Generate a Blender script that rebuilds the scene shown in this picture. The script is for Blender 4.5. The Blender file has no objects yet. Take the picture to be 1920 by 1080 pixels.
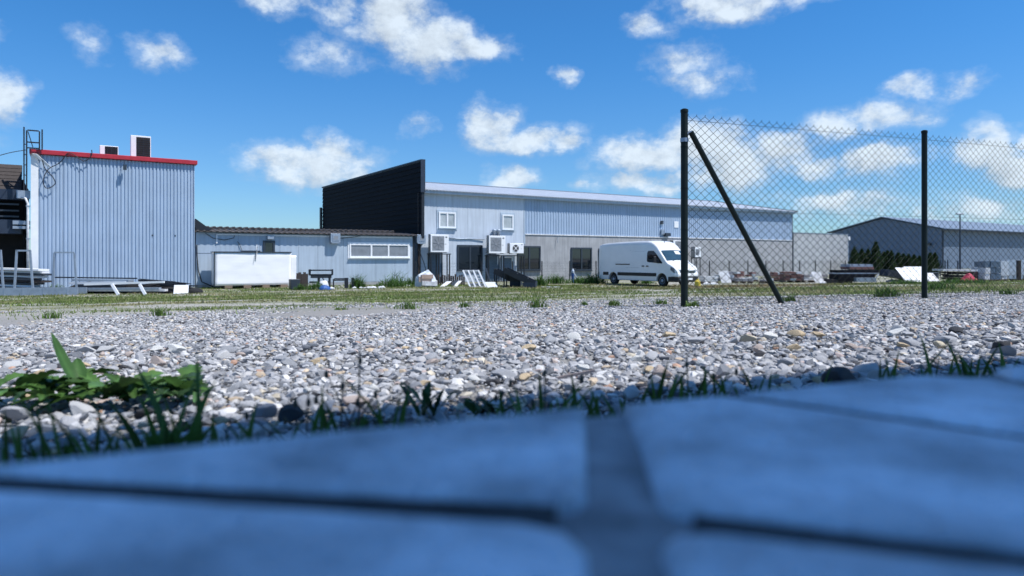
import bpy, bmesh, math, random
import numpy as np
from mathutils import Vector, Matrix

random.seed(7); rng = np.random.default_rng(11)
scene = bpy.context.scene
COL = scene.collection
FPX = 1297.0; HZ = 485.0; CZ = 1.65            # focal length and horizon in photo pixels, eye height above the yard

# ------------------------------------------------------------------ camera
cd = bpy.data.cameras.new('camera'); cam = bpy.data.objects.new('camera', cd); COL.objects.link(cam)
cam.location = (0, 0, CZ); cam.rotation_euler = (math.radians(90), 0, 0)
cd.sensor_width = 36; cd.lens = FPX / 1920 * 36; cd.shift_y = -(540 - HZ) / 1920
cd.clip_start = 0.02; cd.clip_end = 3000
cd.dof.use_dof = True; cd.dof.focus_distance = 4.2; cd.dof.aperture_fstop = 6.6
scene.camera = cam

# ------------------------------------------------------------------ sun
SUN_TO = Vector((0.442, -0.132, 0.83)).normalized()
sl = bpy.data.lights.new('sun', 'SUN'); so = bpy.data.objects.new('sun', sl); COL.objects.link(so)
sl.energy = 5.0; sl.angle = math.radians(0.5); sl.color = (1.0, 0.965, 0.92)
so.rotation_euler = (-SUN_TO).to_track_quat('-Z', 'Y').to_euler(); so.location = (20, -10, 40)
vs = scene.view_settings
vs.view_transform = 'Standard'; vs.look = 'None'; vs.exposure = 0.25; vs.gamma = 1.0; vs.use_curve_mapping = False

# ------------------------------------------------------------------ world: sky with fair-weather cumulus
world = bpy.data.worlds.new('World'); scene.world = world; world.use_nodes = True
def build_world():
    nt = world.node_tree; nt.nodes.clear(); N = nt.nodes.new; L = nt.links.new
    def math_(op, a, b=None, c=None, clamp=False):
        n = N('ShaderNodeMath'); n.operation = op; n.use_clamp = clamp
        for i, v in enumerate((a, b, c)):
            if v is None: continue
            if isinstance(v, (int, float)): n.inputs[i].default_value = v
            else: L(v, n.inputs[i])
        return n.outputs[0]
    def vec_(op, a, b=None, c=None):
        n = N('ShaderNodeVectorMath'); n.operation = op
        for i, v in enumerate((a, b, c)):
            if v is None: continue
            if isinstance(v, tuple): n.inputs[i].default_value = v
            else: L(v, n.inputs[i])
        return n
    def smooth(v, lo, hi, a=0.0, b=1.0):
        n = N('ShaderNodeMapRange'); n.interpolation_type = 'SMOOTHSTEP'; L(v, n.inputs[0])
        for i, q in enumerate((lo, hi, a, b)): n.inputs[i + 1].default_value = q
        return n.outputs[0]
    sky = N('ShaderNodeTexSky'); sky.sky_type = 'NISHITA'; sky.sun_disc = False
    sky.sun_elevation = math.asin(SUN_TO.z); sky.sun_rotation = math.atan2(SUN_TO.x, SUN_TO.y)
    sky.air_density = 1.0; sky.dust_density = 0.25; sky.ozone_density = 2.0; sky.altitude = 100
    tc = N('ShaderNodeTexCoord'); d = vec_('NORMALIZE', tc.outputs['Generated']).outputs[0]
    sp = N('ShaderNodeSeparateXYZ'); L(d, sp.inputs[0])
    az = math_('ARCTAN2', sp.outputs[0], sp.outputs[1]); el = math_('ARCSINE', sp.outputs[2])
    # noise sampled on the direction sphere
    def noise(scale, detail, off=(0, 0, 0), rough=0.55):
        m = vec_('MULTIPLY_ADD', d, (1, 1, 1.35), off).outputs[0]
        n = N('ShaderNodeTexNoise'); n.inputs['Scale'].default_value = scale; n.inputs['Detail'].default_value = detail
        n.inputs['Roughness'].default_value = rough; L(m, n.inputs['Vector']); return n
    wn = noise(16, 4); warp = vec_('MULTIPLY_ADD', vec_('SUBTRACT', wn.outputs['Color'], (.5, .5, .5)).outputs[0], (.075, .05, 0), (0, 0, 0)).outputs[0]
    cb = N('ShaderNodeCombineXYZ'); L(az, cb.inputs[0]); L(el, cb.inputs[1])
    p = vec_('ADD', cb.outputs[0], warp).outputs[0]
    blobs = [(530, 2, 85, 22, .75), (632, 22, 40, 32, .55), (735, 40, 85, 58, 1), (800, 78, 90, 48, 1), (885, 92, 75, 26, .95),
             (620, 105, 70, 26, .42), (170, 85, 34, 24, .42), (300, 97, 52, 25, .6), (0, 180, 52, 46, 1), (30, 205, 30, 14, .7),
             (480, 302, 48, 30, .62), (590, 315, 125, 42, .95), (622, 285, 50, 34, .9), (915, 236, 62, 42, 1), (985, 258, 105, 24, .9), (1062, 268, 45, 16, .8),
             (955, 337, 52, 28, .9), (1360, 10, 110, 34, 1), (1215, 57, 48, 18, .7), (1062, 136, 24, 14, .7), (1295, 118, 66, 22, .5), (1330, 150, 80, 22, .52),
             (1205, 285, 92, 36, 1), (1315, 272, 80, 52, 1), (1375, 315, 105, 48, 1), (1210, 335, 80, 22, .72), (1245, 352, 50, 18, .66), (1468, 282, 70, 42, .98), (1545, 308, 55, 24, .85),
             (1640, 302, 85, 32, .85), (1650, 214, 85, 26, .8), (1560, 236, 70, 22, .66), (1705, 160, 40, 20, .68), (1775, 166, 50, 22, .58),
             (1850, 285, 85, 46, 1), (1900, 320, 75, 40, .98), (1590, 384, 140, 30, .72), (1800, 402, 130, 28, .66), (775, 240, 24, 18, .4), (1490, 2, 70, 14, .42), (1100, 345, 24, 14, .5), (1980, 250, 60, 40, .9), (-90, 260, 70, 40, .8), (-80, 60, 60, 25, .5)]
    field = None; above = None; p_up = vec_('ADD', p, (.004, .026, 0)).outputs[0]
    for (bx, by, rx, ry, amp) in blobs:
        a = math.atan((bx - 960) / FPX); e = math.atan((HZ - by) / FPX * math.cos(a))
        ra = rx / FPX * math.cos(a) ** 2 * 1.12; re = ry / FPX * math.cos(a) * 1.12
        v = vec_('MULTIPLY_ADD', p, (1 / ra, 1 / re, 0), (-a / ra, -e / re, 0)).outputs[0]
        ln = vec_('DOT_PRODUCT', v, v).outputs['Value']
        f = math_('MULTIPLY_ADD', ln, -amp, amp)
        field = f if field is None else math_('MAXIMUM', field, f)
        v2 = vec_('MULTIPLY_ADD', p_up, (1 / ra, 1 / re, 0), (-a / ra, -e / re, 0)).outputs[0]; f2 = math_('MULTIPLY_ADD', vec_('DOT_PRODUCT', v2, v2).outputs['Value'], -amp, amp)
        above = f2 if above is None else math_('MAXIMUM', above, f2)
    field = math_('MAXIMUM', field, -1.0)
    # the same scattered cumulus all round, outside the part of the sky the list describes
    gn = noise(3.2, 2, (4.1, 1.7, 2.2)); gen = smooth(gn.outputs['Fac'], .53, .70, -1.0, 1.0)
    out_ = math_('MAXIMUM', smooth(math_('ABSOLUTE', az), .70, .82), smooth(el, .40, .50))
    up = smooth(el, -.02, .04)
    gen = math_('MULTIPLY_ADD', math_('SUBTRACT', gen, -1.0), math_('MULTIPLY', out_, up), -1.0)
    field = math_('MAXIMUM', field, gen)
    fb = noise(24, 10, (0, 0, 0), .63); fb2 = noise(24, 6, (.0115, -.003, .022), .6)
    dens = math_('ADD', field, math_('MULTIPLY', math_('SUBTRACT', fb.outputs['Fac'], .5), 2.1))
    alpha = smooth(dens, -.08, .95)
    soft = smooth(field, -.05, .55, .55, 1.0)
    alpha = math_('MULTIPLY', alpha, soft)
    wisp = smooth(math_('ADD', field, math_('MULTIPLY', math_('SUBTRACT', fb.outputs['Fac'], .5), 3.0)), -.5, .9, 0, .32)
    alpha = math_('MAXIMUM', math_('MULTIPLY', alpha, .93), wisp)
    relief = math_('MULTIPLY_ADD', math_('SUBTRACT', fb.outputs['Fac'], fb2.outputs['Fac']), .75, .92)
    relief = math_('MULTIPLY', relief, smooth(math_('SUBTRACT', math_('MAXIMUM', above, -1.0), field), -.25, .75, 1.04, .80)); relief = math_('MINIMUM', math_('MAXIMUM', relief, .70), 1.04)
    cr = N('ShaderNodeCombineXYZ'); cl = vec_('MULTIPLY', (5.0, 5.7, 6.4), cr.outputs[0])
    for i in range(3): L(relief, cr.inputs[i])
    tint = N('ShaderNodeMix'); tint.data_type = 'RGBA'; tint.blend_type = 'MULTIPLY'; tint.inputs[0].default_value = 1
    L(sky.outputs[0], tint.inputs[6]); hz = N('ShaderNodeMix'); hz.data_type = 'RGBA'; L(smooth(el, .0, .34), hz.inputs[0]); hz.inputs[6].default_value = SKY_TINT_LOW; hz.inputs[7].default_value = SKY_TINT; L(hz.outputs[2], tint.inputs[7])
    mix = N('ShaderNodeMix'); mix.data_type = 'RGBA'; L(alpha, mix.inputs[0]); L(tint.outputs[2], mix.inputs[6]); L(cl.outputs[0], mix.inputs[7])
    bg = N('ShaderNodeBackground'); bg.inputs[1].default_value = 0.13; L(mix.outputs[2], bg.inputs[0])
    o = N('ShaderNodeOutputWorld'); L(bg.outputs[0], o.inputs[0])
SKY_TINT = (.24, .64, .99, 1); SKY_TINT_LOW = (.42, .63, .87, 1)     # the camera's cool rendering of a clear sky
build_world()

# ------------------------------------------------------------------ frames of reference
ANG = math.atan2(.5416, .8406)
U = Vector((math.cos(ANG), math.sin(ANG))); NN = Vector((math.sin(ANG), -math.cos(ANG)))   # along / out of the facades
def on_plane(org, px, py=None, y=0.0):
    """photo pixel -> (along, height) on the facade-parallel plane lying y metres behind origin org"""
    ox, oy = org[0] - NN.x * y, org[1] - NN.y * y
    a = (px - 960) / FPX
    t = (a * oy - ox) / (U.x - a * U.y)
    dd = oy + U.y * t
    return (t, None if py is None else CZ + (HZ - py) / FPX * dd)
E = Vector((.9165, .40)); W = Vector((-.40, .9165))         # along / across the paved edge and the wire fence
PROF_W = np.array([-60, .3, .76, 5.68, 33, 800.]); PROF_D = np.array([.165, .17, .19, .48, 1.65, 1.65])
def ground_z(x, y):
    w = W.x * x + W.y * y
    z = CZ - np.interp(w, PROF_W, PROF_D)
    return z
def gz(x, y): return float(ground_z(x, y))
def at_depth(px, d): return ((px - 960) / FPX * d, d)
def on_ground(px, d): x, y = at_depth(px, d); return (x, y, gz(x, y))

# ------------------------------------------------------------------ builders
def thing(name, label, cat, loc=(0, 0, 0), rz=0.0, group=None):
    o = bpy.data.objects.new(name, None); COL.objects.link(o); o.location = loc; o.rotation_euler = (0, 0, rz)
    o.empty_display_size = .2; tag(o, label, cat, group); return o
def tag(o, label, cat, group=None):
    o['label'] = label; o['category'] = cat
    if group: o['group'] = group
    return o
class MB:
    def __init__(s): s.v = []; s.f = []
    def add(s, vs, fs):
        n = len(s.v); s.v += [tuple(v) for v in vs]; s.f += [tuple(i + n for i in f) for f in fs]; return s
    def box(s, x0, x1, y0, y1, z0, z1):
        x0, x1 = min(x0, x1), max(x0, x1); y0, y1 = min(y0, y1), max(y0, y1); z0, z1 = min(z0, z1), max(z0, z1)
        return s.add([(x0, y0, z0), (x1, y0, z0), (x1, y1, z0), (x0, y1, z0), (x0, y0, z1), (x1, y0, z1), (x1, y1, z1), (x0, y1, z1)],
                     [(0, 3, 2, 1), (4, 5, 6, 7), (0, 1, 5, 4), (1, 2, 6, 5), (2, 3, 7, 6), (3, 0, 4, 7)])
    def bar(s, a, b, w, h, up=(0, 0, 1)):
        a, b = Vector(a), Vector(b); d = (b - a).normalized(); u = Vector(up)
        if abs(d.dot(u)) > .97: u = Vector((0, 1, 0))
        sd = d.cross(u).normalized() * (w / 2); u2 = sd.cross(d).normalized() * (h / 2)
        vs = [q + i * sd + j * u2 for q in (a, b) for i, j in ((-1, -1), (1, -1), (1, 1), (-1, 1))]
        return s.add(vs, [(3, 2, 1, 0), (4, 5, 6, 7), (0, 1, 5, 4), (1, 2, 6, 5), (2, 3, 7, 6), (3, 0, 4, 7)])
    def tube(s, pts, r, n=8, cap=True):
        pts = [Vector(p) for p in pts]; rs = r if isinstance(r, (list, tuple)) else [r] * len(pts)
        rings = []; side = None
        for i, p in enumerate(pts):
            d = (pts[min(i + 1, len(pts) - 1)] - pts[max(i - 1, 0)]).normalized()
            if side is None:
                side = d.cross(Vector((0, 0, 1)))
                if side.length < .05: side = d.cross(Vector((0, 1, 0)))
            side = (side - d * side.dot(d)).normalized(); u = d.cross(side)
            rings.append([p + (side * math.cos(k * 2 * math.pi / n) + u * math.sin(k * 2 * math.pi / n)) * rs[i] for k in range(n)])
        fs = [(i * n + k, i * n + (k + 1) % n, (i + 1) * n + (k + 1) % n, (i + 1) * n + k) for i in range(len(pts) - 1) for k in range(n)]
        if cap: fs += [tuple(range(n))[::-1], tuple(range((len(pts) - 1) * n, len(pts) * n))]
        return s.add([v for r_ in rings for v in r_], fs)
    def prism(s, poly, lo, hi, axis='y'):
        m = {'y': lambda a, b, c: (a, c, b), 'x': lambda a, b, c: (c, a, b), 'z': lambda a, b, c: (a, b, c)}[axis]
        n = len(poly)
        vs = [m(a, b, lo) for a, b in poly] + [m(a, b, hi) for a, b in poly]
        return s.add(vs, [tuple(range(n))[::-1], tuple(range(n, 2 * n))] + [(i, (i + 1) % n, n + (i + 1) % n, n + i) for i in range(n)])
    def lathe(s, prof, c=(0, 0, 0), axis='y', n=24):
        ring = []
        for r, h in prof:
            for k in range(n):
                a = 2 * math.pi * k / n; q = (r * math.cos(a), r * math.sin(a))
                ring.append({'y': (q[0], h, q[1]), 'z': (q[0], q[1], h), 'x': (h, q[0], q[1])}[axis])
        vs = [(c[0] + x, c[1] + y, c[2] + z) for x, y, z in ring]
        m = len(prof)
        fs = [(i * n + k, i * n + (k + 1) % n, (i + 1) * n + (k + 1) % n, (i + 1) * n + k) for i in range(m - 1) for k in range(n)]
        return s.add(vs, fs + [tuple(range(n))[::-1], tuple(range((m - 1) * n, m * n))])
    def build(s, name, mat, parent=None, bevel=0.0, smooth=False):
        me = bpy.data.meshes.new(name); me.from_pydata(s.v, [], s.f)
        bm = bmesh.new(); bm.from_mesh(me); bmesh.ops.recalc_face_normals(bm, faces=bm.faces)
        if bevel:
            bmesh.ops.bevel(bm, geom=bm.edges[:], offset=bevel, segments=1, affect='EDGES', clamp_overlap=True)
        if smooth:
            for f in bm.faces: f.smooth = True
        bm.to_mesh(me); bm.free(); me.materials.append(mat)
        o = bpy.data.objects.new(name, me); COL.objects.link(o); o.parent = parent
        return o
def copy_tree(o, parent=None):
    c = o.copy(); COL.objects.link(c); c.parent = parent
    for ch in list(o.children): copy_tree(ch, c)
    return c

# ------------------------------------------------------------------ materials
def mat(name, col, rough=.6, var=.12, scale=3.0, metal=0.0, bump=0.0, bscale=40.0, streak=0.0, dirt=None, spec=.5, stretch=(1, 1, 1), coat=0.0):
    m = bpy.data.materials.new(name); m.use_nodes = True; nt = m.node_tree; N = nt.nodes.new; L = nt.links.new
    b = nt.nodes['Principled BSDF']; b.inputs['Roughness'].default_value = rough; b.inputs['Metallic'].default_value = metal
    b.inputs['Specular IOR Level'].default_value = spec; b.inputs['Coat Weight'].default_value = coat
    tc = N('ShaderNodeTexCoord'); mp = N('ShaderNodeMapping'); L(tc.outputs['Object'], mp.inputs[0]); mp.inputs['Scale'].default_value = stretch
    n = N('ShaderNodeTexNoise'); n.inputs['Scale'].default_value = scale; n.inputs['Detail'].default_value = 6; n.inputs['Roughness'].default_value = .6; L(mp.outputs[0], n.inputs['Vector'])
    r = N('ShaderNodeValToRGB'); L(n.outputs['Fac'], r.inputs[0])
    lo = dirt if dirt else tuple(c * (1 - var) for c in col); hi = tuple(min(1, c * (1 + var)) for c in col)
    r.color_ramp.elements[0].position = .3; r.color_ramp.elements[0].color = (*lo, 1); r.color_ramp.elements[1].position = .68; r.color_ramp.elements[1].color = (*hi, 1)
    out = r.outputs[0]
    if streak:
        mp2 = N('ShaderNodeMapping'); mp2.inputs['Scale'].default_value = (5, 5, .35); L(tc.outputs['Object'], mp2.inputs[0])
        n2 = N('ShaderNodeTexNoise'); n2.inputs['Scale'].default_value = 1.2; n2.inputs['Detail'].default_value = 5; L(mp2.outputs[0], n2.inputs['Vector'])
        r2 = N('ShaderNodeMapRange'); L(n2.outputs['Fac'], r2.inputs[0]); r2.inputs[1].default_value = .35; r2.inputs[2].default_value = .65; r2.inputs[3].default_value = 1 - streak; r2.inputs[4].default_value = 1
        mx = N('ShaderNodeMix'); mx.data_type = 'RGBA'; mx.blend_type = 'MULTIPLY'; mx.inputs[0].default_value = 1; L(out, mx.inputs[6]); L(r2.outputs[0], mx.inputs[7]); out = mx.outputs[2]
    L(out, b.inputs['Base Color'])
    if bump:
        n3 = N('ShaderNodeTexNoise'); n3.inputs['Scale'].default_value = bscale; n3.inputs['Detail'].default_value = 4; L(mp.outputs[0], n3.inputs['Vector'])
        bp = N('ShaderNodeBump'); bp.inputs['Strength'].default_value = bump; bp.inputs['Distance'].default_value = .01; L(n3.outputs['Fac'], bp.inputs['Height']); L(bp.outputs[0], b.inputs['Normal'])
    return m
def attr_mat(name, rough=.8, bump=0.0, bscale=60, var=.25, vscale=30, trans=0.0):
    m = bpy.data.materials.new(name); m.use_nodes = True; nt = m.node_tree; N = nt.nodes.new; L = nt.links.new
    b = nt.nodes['Principled BSDF']; b.inputs['Roughness'].default_value = rough; b.inputs['Specular IOR Level'].default_value = .3
    a = N('ShaderNodeAttribute'); a.attribute_name = 'col'; tc = N('ShaderNodeTexCoord')
    n = N('ShaderNodeTexNoise'); n.inputs['Scale'].default_value = vscale; n.inputs['Detail'].default_value = 5; L(tc.outputs['Object'], n.inputs['Vector'])
    r = N('ShaderNodeMapRange'); L(n.outputs['Fac'], r.inputs[0]); r.inputs[1].default_value = .3; r.inputs[2].default_value = .7; r.inputs[3].default_value = 1 - var; r.inputs[4].default_value = 1 + var
    mx = N('ShaderNodeMix'); mx.data_type = 'RGBA'; mx.blend_type = 'MULTIPLY'; mx.inputs[0].default_value = 1; L(a.outputs['Color'], mx.inputs[6]); L(r.outputs[0], mx.inputs[7]); L(mx.outputs[2], b.inputs['Base Color'])
    if bump:
        bp = N('ShaderNodeBump'); bp.inputs['Strength'].default_value = bump; bp.inputs['Distance'].default_value = .004
        n3 = N('ShaderNodeTexNoise'); n3.inputs['Scale'].default_value = bscale; n3.inputs['Detail'].default_value = 5; L(tc.outputs['Object'], n3.inputs['Vector']); L(n3.outputs['Fac'], bp.inputs['Height']); L(bp.outputs[0], b.inputs['Normal'])
    if trans:
        t = N('ShaderNodeBsdfTranslucent'); L(mx.outputs[2], t.inputs[0]); ms = N('ShaderNodeMixShader'); ms.inputs[0].default_value = trans
        L(b.outputs[0], ms.inputs[1]); L(t.outputs[0], ms.inputs[2]); L(ms.outputs[0], nt.nodes['Material Output'].inputs[0])
    return m
def glass(name, tint, rough=.03):
    m = mat(name, tint, rough, .25, 1.5, spec=.9); return m
M = dict(
    steel_blue=mat('coated_steel_blue', (.36, .465, .61), .5, .06, .8, streak=.10),
    panel=mat('sandwich_panel', (.40, .485, .58), .5, .08, .7, streak=.14),
    panel2=mat('sandwich_panel_pale', (.52, .585, .67), .5, .08, .7, streak=.14),
    seam=mat('seam', (.10, .13, .18), .7),
    red=mat('red_trim', (.42, .025, .04), .4, .15, 4),
    white=mat('white_paint', (.78, .80, .83), .35, .05, 3),
    white_dirty=mat('white_dirty', (.72, .73, .76), .5, .1, 5, dirt=(.45, .45, .46)),
    foil=mat('white_foil', (.88, .88, .89), .4, .03, 2, bump=.3, bscale=4, stretch=(.4, 1, 2.2)),
    black=mat('black_cladding', (.006, .007, .011), .75, .3, 2, spec=.12),
    blackm=mat('black_metal', (.012, .015, .022), .45, .3, 6),
    navy=mat('navy_sheet', (.018, .03, .055), .5, .2, 3),
    brown=mat('brown_tile', (.028, .020, .019), .7, .35, 8),
    dark=mat('dark_interior', (.01, .011, .014), .9, .3),
    anthr=mat('anthracite_frame', (.03, .04, .055), .4, .15),
    door=mat('blue_grey_door', (.10, .145, .20), .5, .12, 2),
    concrete=mat('concrete', (.36, .37, .39), .85, .13, 1.1, bump=.25, bscale=30, streak=.22),
    concrete2=mat('concrete_pale', (.42, .44, .46), .85, .12, .8, bump=.25, bscale=30, streak=.25),
    galv=mat('galvanised', (.30, .36, .44), .45, .15, 6, metal=.35),
    roof=mat('roof_sheet', (.52, .56, .62), .5, .06, 1, streak=.05),
    tile=mat('roof_edge_brown', (.085, .075, .072), .7, .4, 9),
    glassd=glass('dark_glass', (.006, .009, .014)), glassm=glass('frosted_glass', (.20, .22, .25), .25), curtain=glass('lace_curtain', (.40, .44, .46), .3),
    grille=mat('dark_grille', (.03, .03, .034), .6, .3, 20), greyg=mat('grey_grille', (.22, .24, .27), .6, .1),
    wood=mat('weathered_wood', (.20, .15, .11), .85, .35, 6, stretch=(1, 6, 6)), darkwood=mat('dark_wood', (.035, .028, .028), .85, .4, 6),
    cable=mat('cable_black', (.015, .017, .022), .6), rubber=mat('rubber', (.012, .012, .013), .85),
    green=mat('fence_green', (.006, .013, .012), .5, .25, 12, bump=.1, bscale=60, spec=.25), wire=mat('fence_wire', (.006, .014, .014), .6, .2, spec=.15),
    van=mat('van_paint', (.80, .81, .82), .25, .03, 1.2, coat=.5), plastic=mat('black_plastic', (.014, .015, .018), .55, .2, 8),
    chrome=mat('chrome', (.6, .62, .65), .2, .05, metal=1.0), lamp=mat('headlight_glass', (.10, .13, .17), .08, .5, 14, spec=.9), redl=mat('tail_light', (.35, .02, .02), .2),
    stonep=mat('stone_pallet', (.32, .31, .32), .85, .3, 9), brick=mat('red_brown_brick', (.20, .10, .09), .85, .35, 7), foilt=mat('stretch_film', (.55, .60, .66), .25, .2, 5, bump=.5, bscale=8),
    yellow=mat('yellow_paint', (.60, .45, .05), .6), bluep=mat('blue_pipe', (.03, .09, .28), .45, .2), rubble=mat('pale_rubble', (.62, .63, .65), .85, .15, 6),
    redp=mat('red_bundle', (.40, .03, .06), .6, .3, 5), card=mat('cardboard', (.45, .33, .27), .8, .15, 4),
    ware=mat('warehouse_sheet', (.125, .17, .245), .5, .06, .4, streak=.08), wareroof=mat('warehouse_roof', (.15, .195, .26), .5, .08, .3),
    gravel=attr_mat('gravel_stone', .8, .5, 90, .22, 45), blade=attr_mat('grass_blade', .55, 0, 60, .15, 20, trans=.3), leaf=attr_mat('leaf', .45, .3, 60, .2, 25, trans=.3),
    paver=mat('concrete_paver', (.53, .58, .65), .85, .52, 15, bump=.8, bscale=160), joint=mat('joint_sand', (.25, .255, .27), .95, .45, 50), gap_shade=mat('joint_shade', (.030, .032, .036), .95, .4, 60, bump=.6, bscale=90),
)
STRUCT = lambda o: o.__setitem__('kind', 'structure')

# ------------------------------------------------------------------ numpy value noise
def vnoise(x, y, seed=0):
    r = np.random.default_rng(seed).random((64, 64)); xi = np.floor(x).astype(int); yi = np.floor(y).astype(int); fx = x - xi; fy = y - yi
    fx = fx * fx * (3 - 2 * fx); fy = fy * fy * (3 - 2 * fy); g = lambda a, b: r[a % 64, b % 64]
    return (g(xi, yi) * (1 - fx) + g(xi + 1, yi) * fx) * (1 - fy) + (g(xi, yi + 1) * (1 - fx) + g(xi + 1, yi + 1) * fx) * fy
def fbm(x, y, seed=0): return .55 * vnoise(x, y, seed) + .3 * vnoise(x * 2.1 + 7, y * 2.1 + 3, seed + 1) + .15 * vnoise(x * 4.3, y * 4.3, seed + 2)
def np_mesh(name, verts, tris, col, material, parent=None, smooth=True):
    me = bpy.data.meshes.new(name); nv, nf = len(verts), len(tris)
    me.vertices.add(nv); me.vertices.foreach_set('co', np.ascontiguousarray(verts, np.float32).ravel())
    me.loops.add(nf * 3); me.loops.foreach_set('vertex_index', np.ascontiguousarray(tris, np.int32).ravel())
    me.polygons.add(nf); me.polygons.foreach_set('loop_start', np.arange(nf, dtype=np.int32) * 3); me.polygons.foreach_set('loop_total', np.full(nf, 3, np.int32))
    me.update(); me.polygons.foreach_set('use_smooth', np.full(nf, smooth))
    a = me.attributes.new('col', 'FLOAT_COLOR', 'POINT'); a.data.foreach_set('color', np.concatenate([col, np.ones((nv, 1))], 1).astype(np.float32).ravel())
    me.materials.append(material); me.validate()
    o = bpy.data.objects.new(name, me); COL.objects.link(o); o.parent = parent; return o

# ================================================================== THE GROUND
def ground_material():
    m = bpy.data.materials.new('ground'); m.use_nodes = True; nt = m.node_tree; N = nt.nodes.new; L = nt.links.new; b = nt.nodes['Principled BSDF']; b.inputs['Roughness'].default_value = .95; b.inputs['Specular IOR Level'].default_value = .1
    tc = N('ShaderNodeTexCoord'); P = tc.outputs['Object']
    def noise(scale, det=5, st=(1, 1, 1), rz=0):
        mp = N('ShaderNodeMapping'); mp.inputs['Scale'].default_value = st; mp.inputs['Rotation'].default_value = (0, 0, rz); L(P, mp.inputs[0])
        n = N('ShaderNodeTexNoise'); n.inputs['Scale'].default_value = scale; n.inputs['Detail'].default_value = det; L(mp.outputs[0], n.inputs['Vector']); return n.outputs['Fac']
    def ramp(f, *st):
        r = N('ShaderNodeValToRGB'); L(f, r.inputs[0]); e = r.color_ramp.elements
        while len(e) < len(st): e.new(.5)
        for q, (p, c) in zip(e, st): q.position = p; q.color = (*c, 1)
        return r.outputs[0]
    def mix(f, a, c):
        x = N('ShaderNodeMix'); x.data_type = 'RGBA'; L(f, x.inputs[0]); L(a, x.inputs[6]); L(c, x.inputs[7]); return x.outputs[2]
    dp = N('ShaderNodeVectorMath'); dp.operation = 'DOT_PRODUCT'; dp.inputs[1].default_value = (W.x, W.y, 0); L(P, dp.inputs[0])
    wob = N('ShaderNodeMath'); wob.operation = 'MULTIPLY_ADD'; L(noise(.5), wob.inputs[0]); wob.inputs[1].default_value = 3.0; L(dp.outputs['Value'], wob.inputs[2])
    def step(lo, hi):
        r = N('ShaderNodeMapRange'); r.interpolation_type = 'SMOOTHSTEP'; L(wob.outputs[0], r.inputs[0]); r.inputs[1].default_value = lo; r.inputs[2].default_value = hi; return r.outputs[0]
    v = N('ShaderNodeTexVoronoi'); v.inputs['Scale'].default_value = 24; L(P, v.inputs['Vector'])
    v.inputs['Scale'].default_value = 110; grav = mix(noise(6, 4), ramp(v.outputs['Color'], (0, (.10, .10, .105)), (.5, (.22, .22, .225)), (1, (.36, .36, .36))), ramp(noise(160, 3), (.3, (.15, .145, .135)), (.7, (.34, .33, .31))))
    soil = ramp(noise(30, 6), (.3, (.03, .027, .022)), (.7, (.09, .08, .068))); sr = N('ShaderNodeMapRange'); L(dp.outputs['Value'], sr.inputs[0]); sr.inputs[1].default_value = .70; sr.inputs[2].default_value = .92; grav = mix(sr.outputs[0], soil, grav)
    dirt = ramp(noise(38, 8), (.32, (.10, .095, .075)), (.5, (.30, .29, .26)), (.68, (.52, .52, .50)))
    st = noise(.35, 6, (.45, 2.2, 1), -math.atan2(E.y, E.x))
    grass = ramp(noise(14, 6), (.3, (.05, .075, .02)), (.6, (.13, .15, .05)), (.8, (.22, .20, .11)))
    gm = N('ShaderNodeMapRange'); gm.interpolation_type = 'SMOOTHSTEP'; L(st, gm.inputs[0]); gm.inputs[1].default_value = .42; gm.inputs[2].default_value = .56; gm.inputs[4].default_value = .8
    field = mix(gm.outputs[0], dirt, grass)
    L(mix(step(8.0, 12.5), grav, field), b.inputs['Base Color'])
    bp = N('ShaderNodeBump'); bp.inputs['Strength'].default_value = .6; bp.inputs['Distance'].default_value = .02; L(noise(40, 5), bp.inputs['Height']); L(bp.outputs[0], b.inputs['Normal'])
    return m
def build_ground():
    ws = np.concatenate([np.array([-300, -40, -6, .0, .3, .5, .76]), np.linspace(1, 6, 26), np.linspace(6.5, 40, 80), np.array([45, 60, 90, 150, 300, 700])])
    es = np.concatenate([np.array([-700, -300, -120]), np.linspace(-70, -12, 30), np.linspace(-10, 14, 60), np.linspace(16, 80, 30), np.array([140, 300, 700])])
    ww, ee = np.meshgrid(ws, es, indexing='ij'); x = W.x * ww + E.x * ee; y = W.y * ww + E.y * ee
    z = ground_z(x, y) - .012 + np.where((ww > 6) & (ww < 45), (fbm(x * .6, y * .6, 5) - .5) * .10, 0) + np.where((ww > 1.0) & (ww <= 6), (fbm(x * 1.5, y * 1.5, 9) - .5) * .02, 0)
    vs = np.stack([x, y, z], -1).reshape(-1, 3); nw, ne = ww.shape
    fs = [(i * ne + j, i * ne + j + 1, (i + 1) * ne + j + 1, (i + 1) * ne + j) for i in range(nw - 1) for j in range(ne - 1)]
    mb = MB(); mb.v = [tuple(v) for v in vs.tolist()]; mb.f = fs
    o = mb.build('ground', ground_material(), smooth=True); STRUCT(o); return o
GROUND = build_ground()

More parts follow.
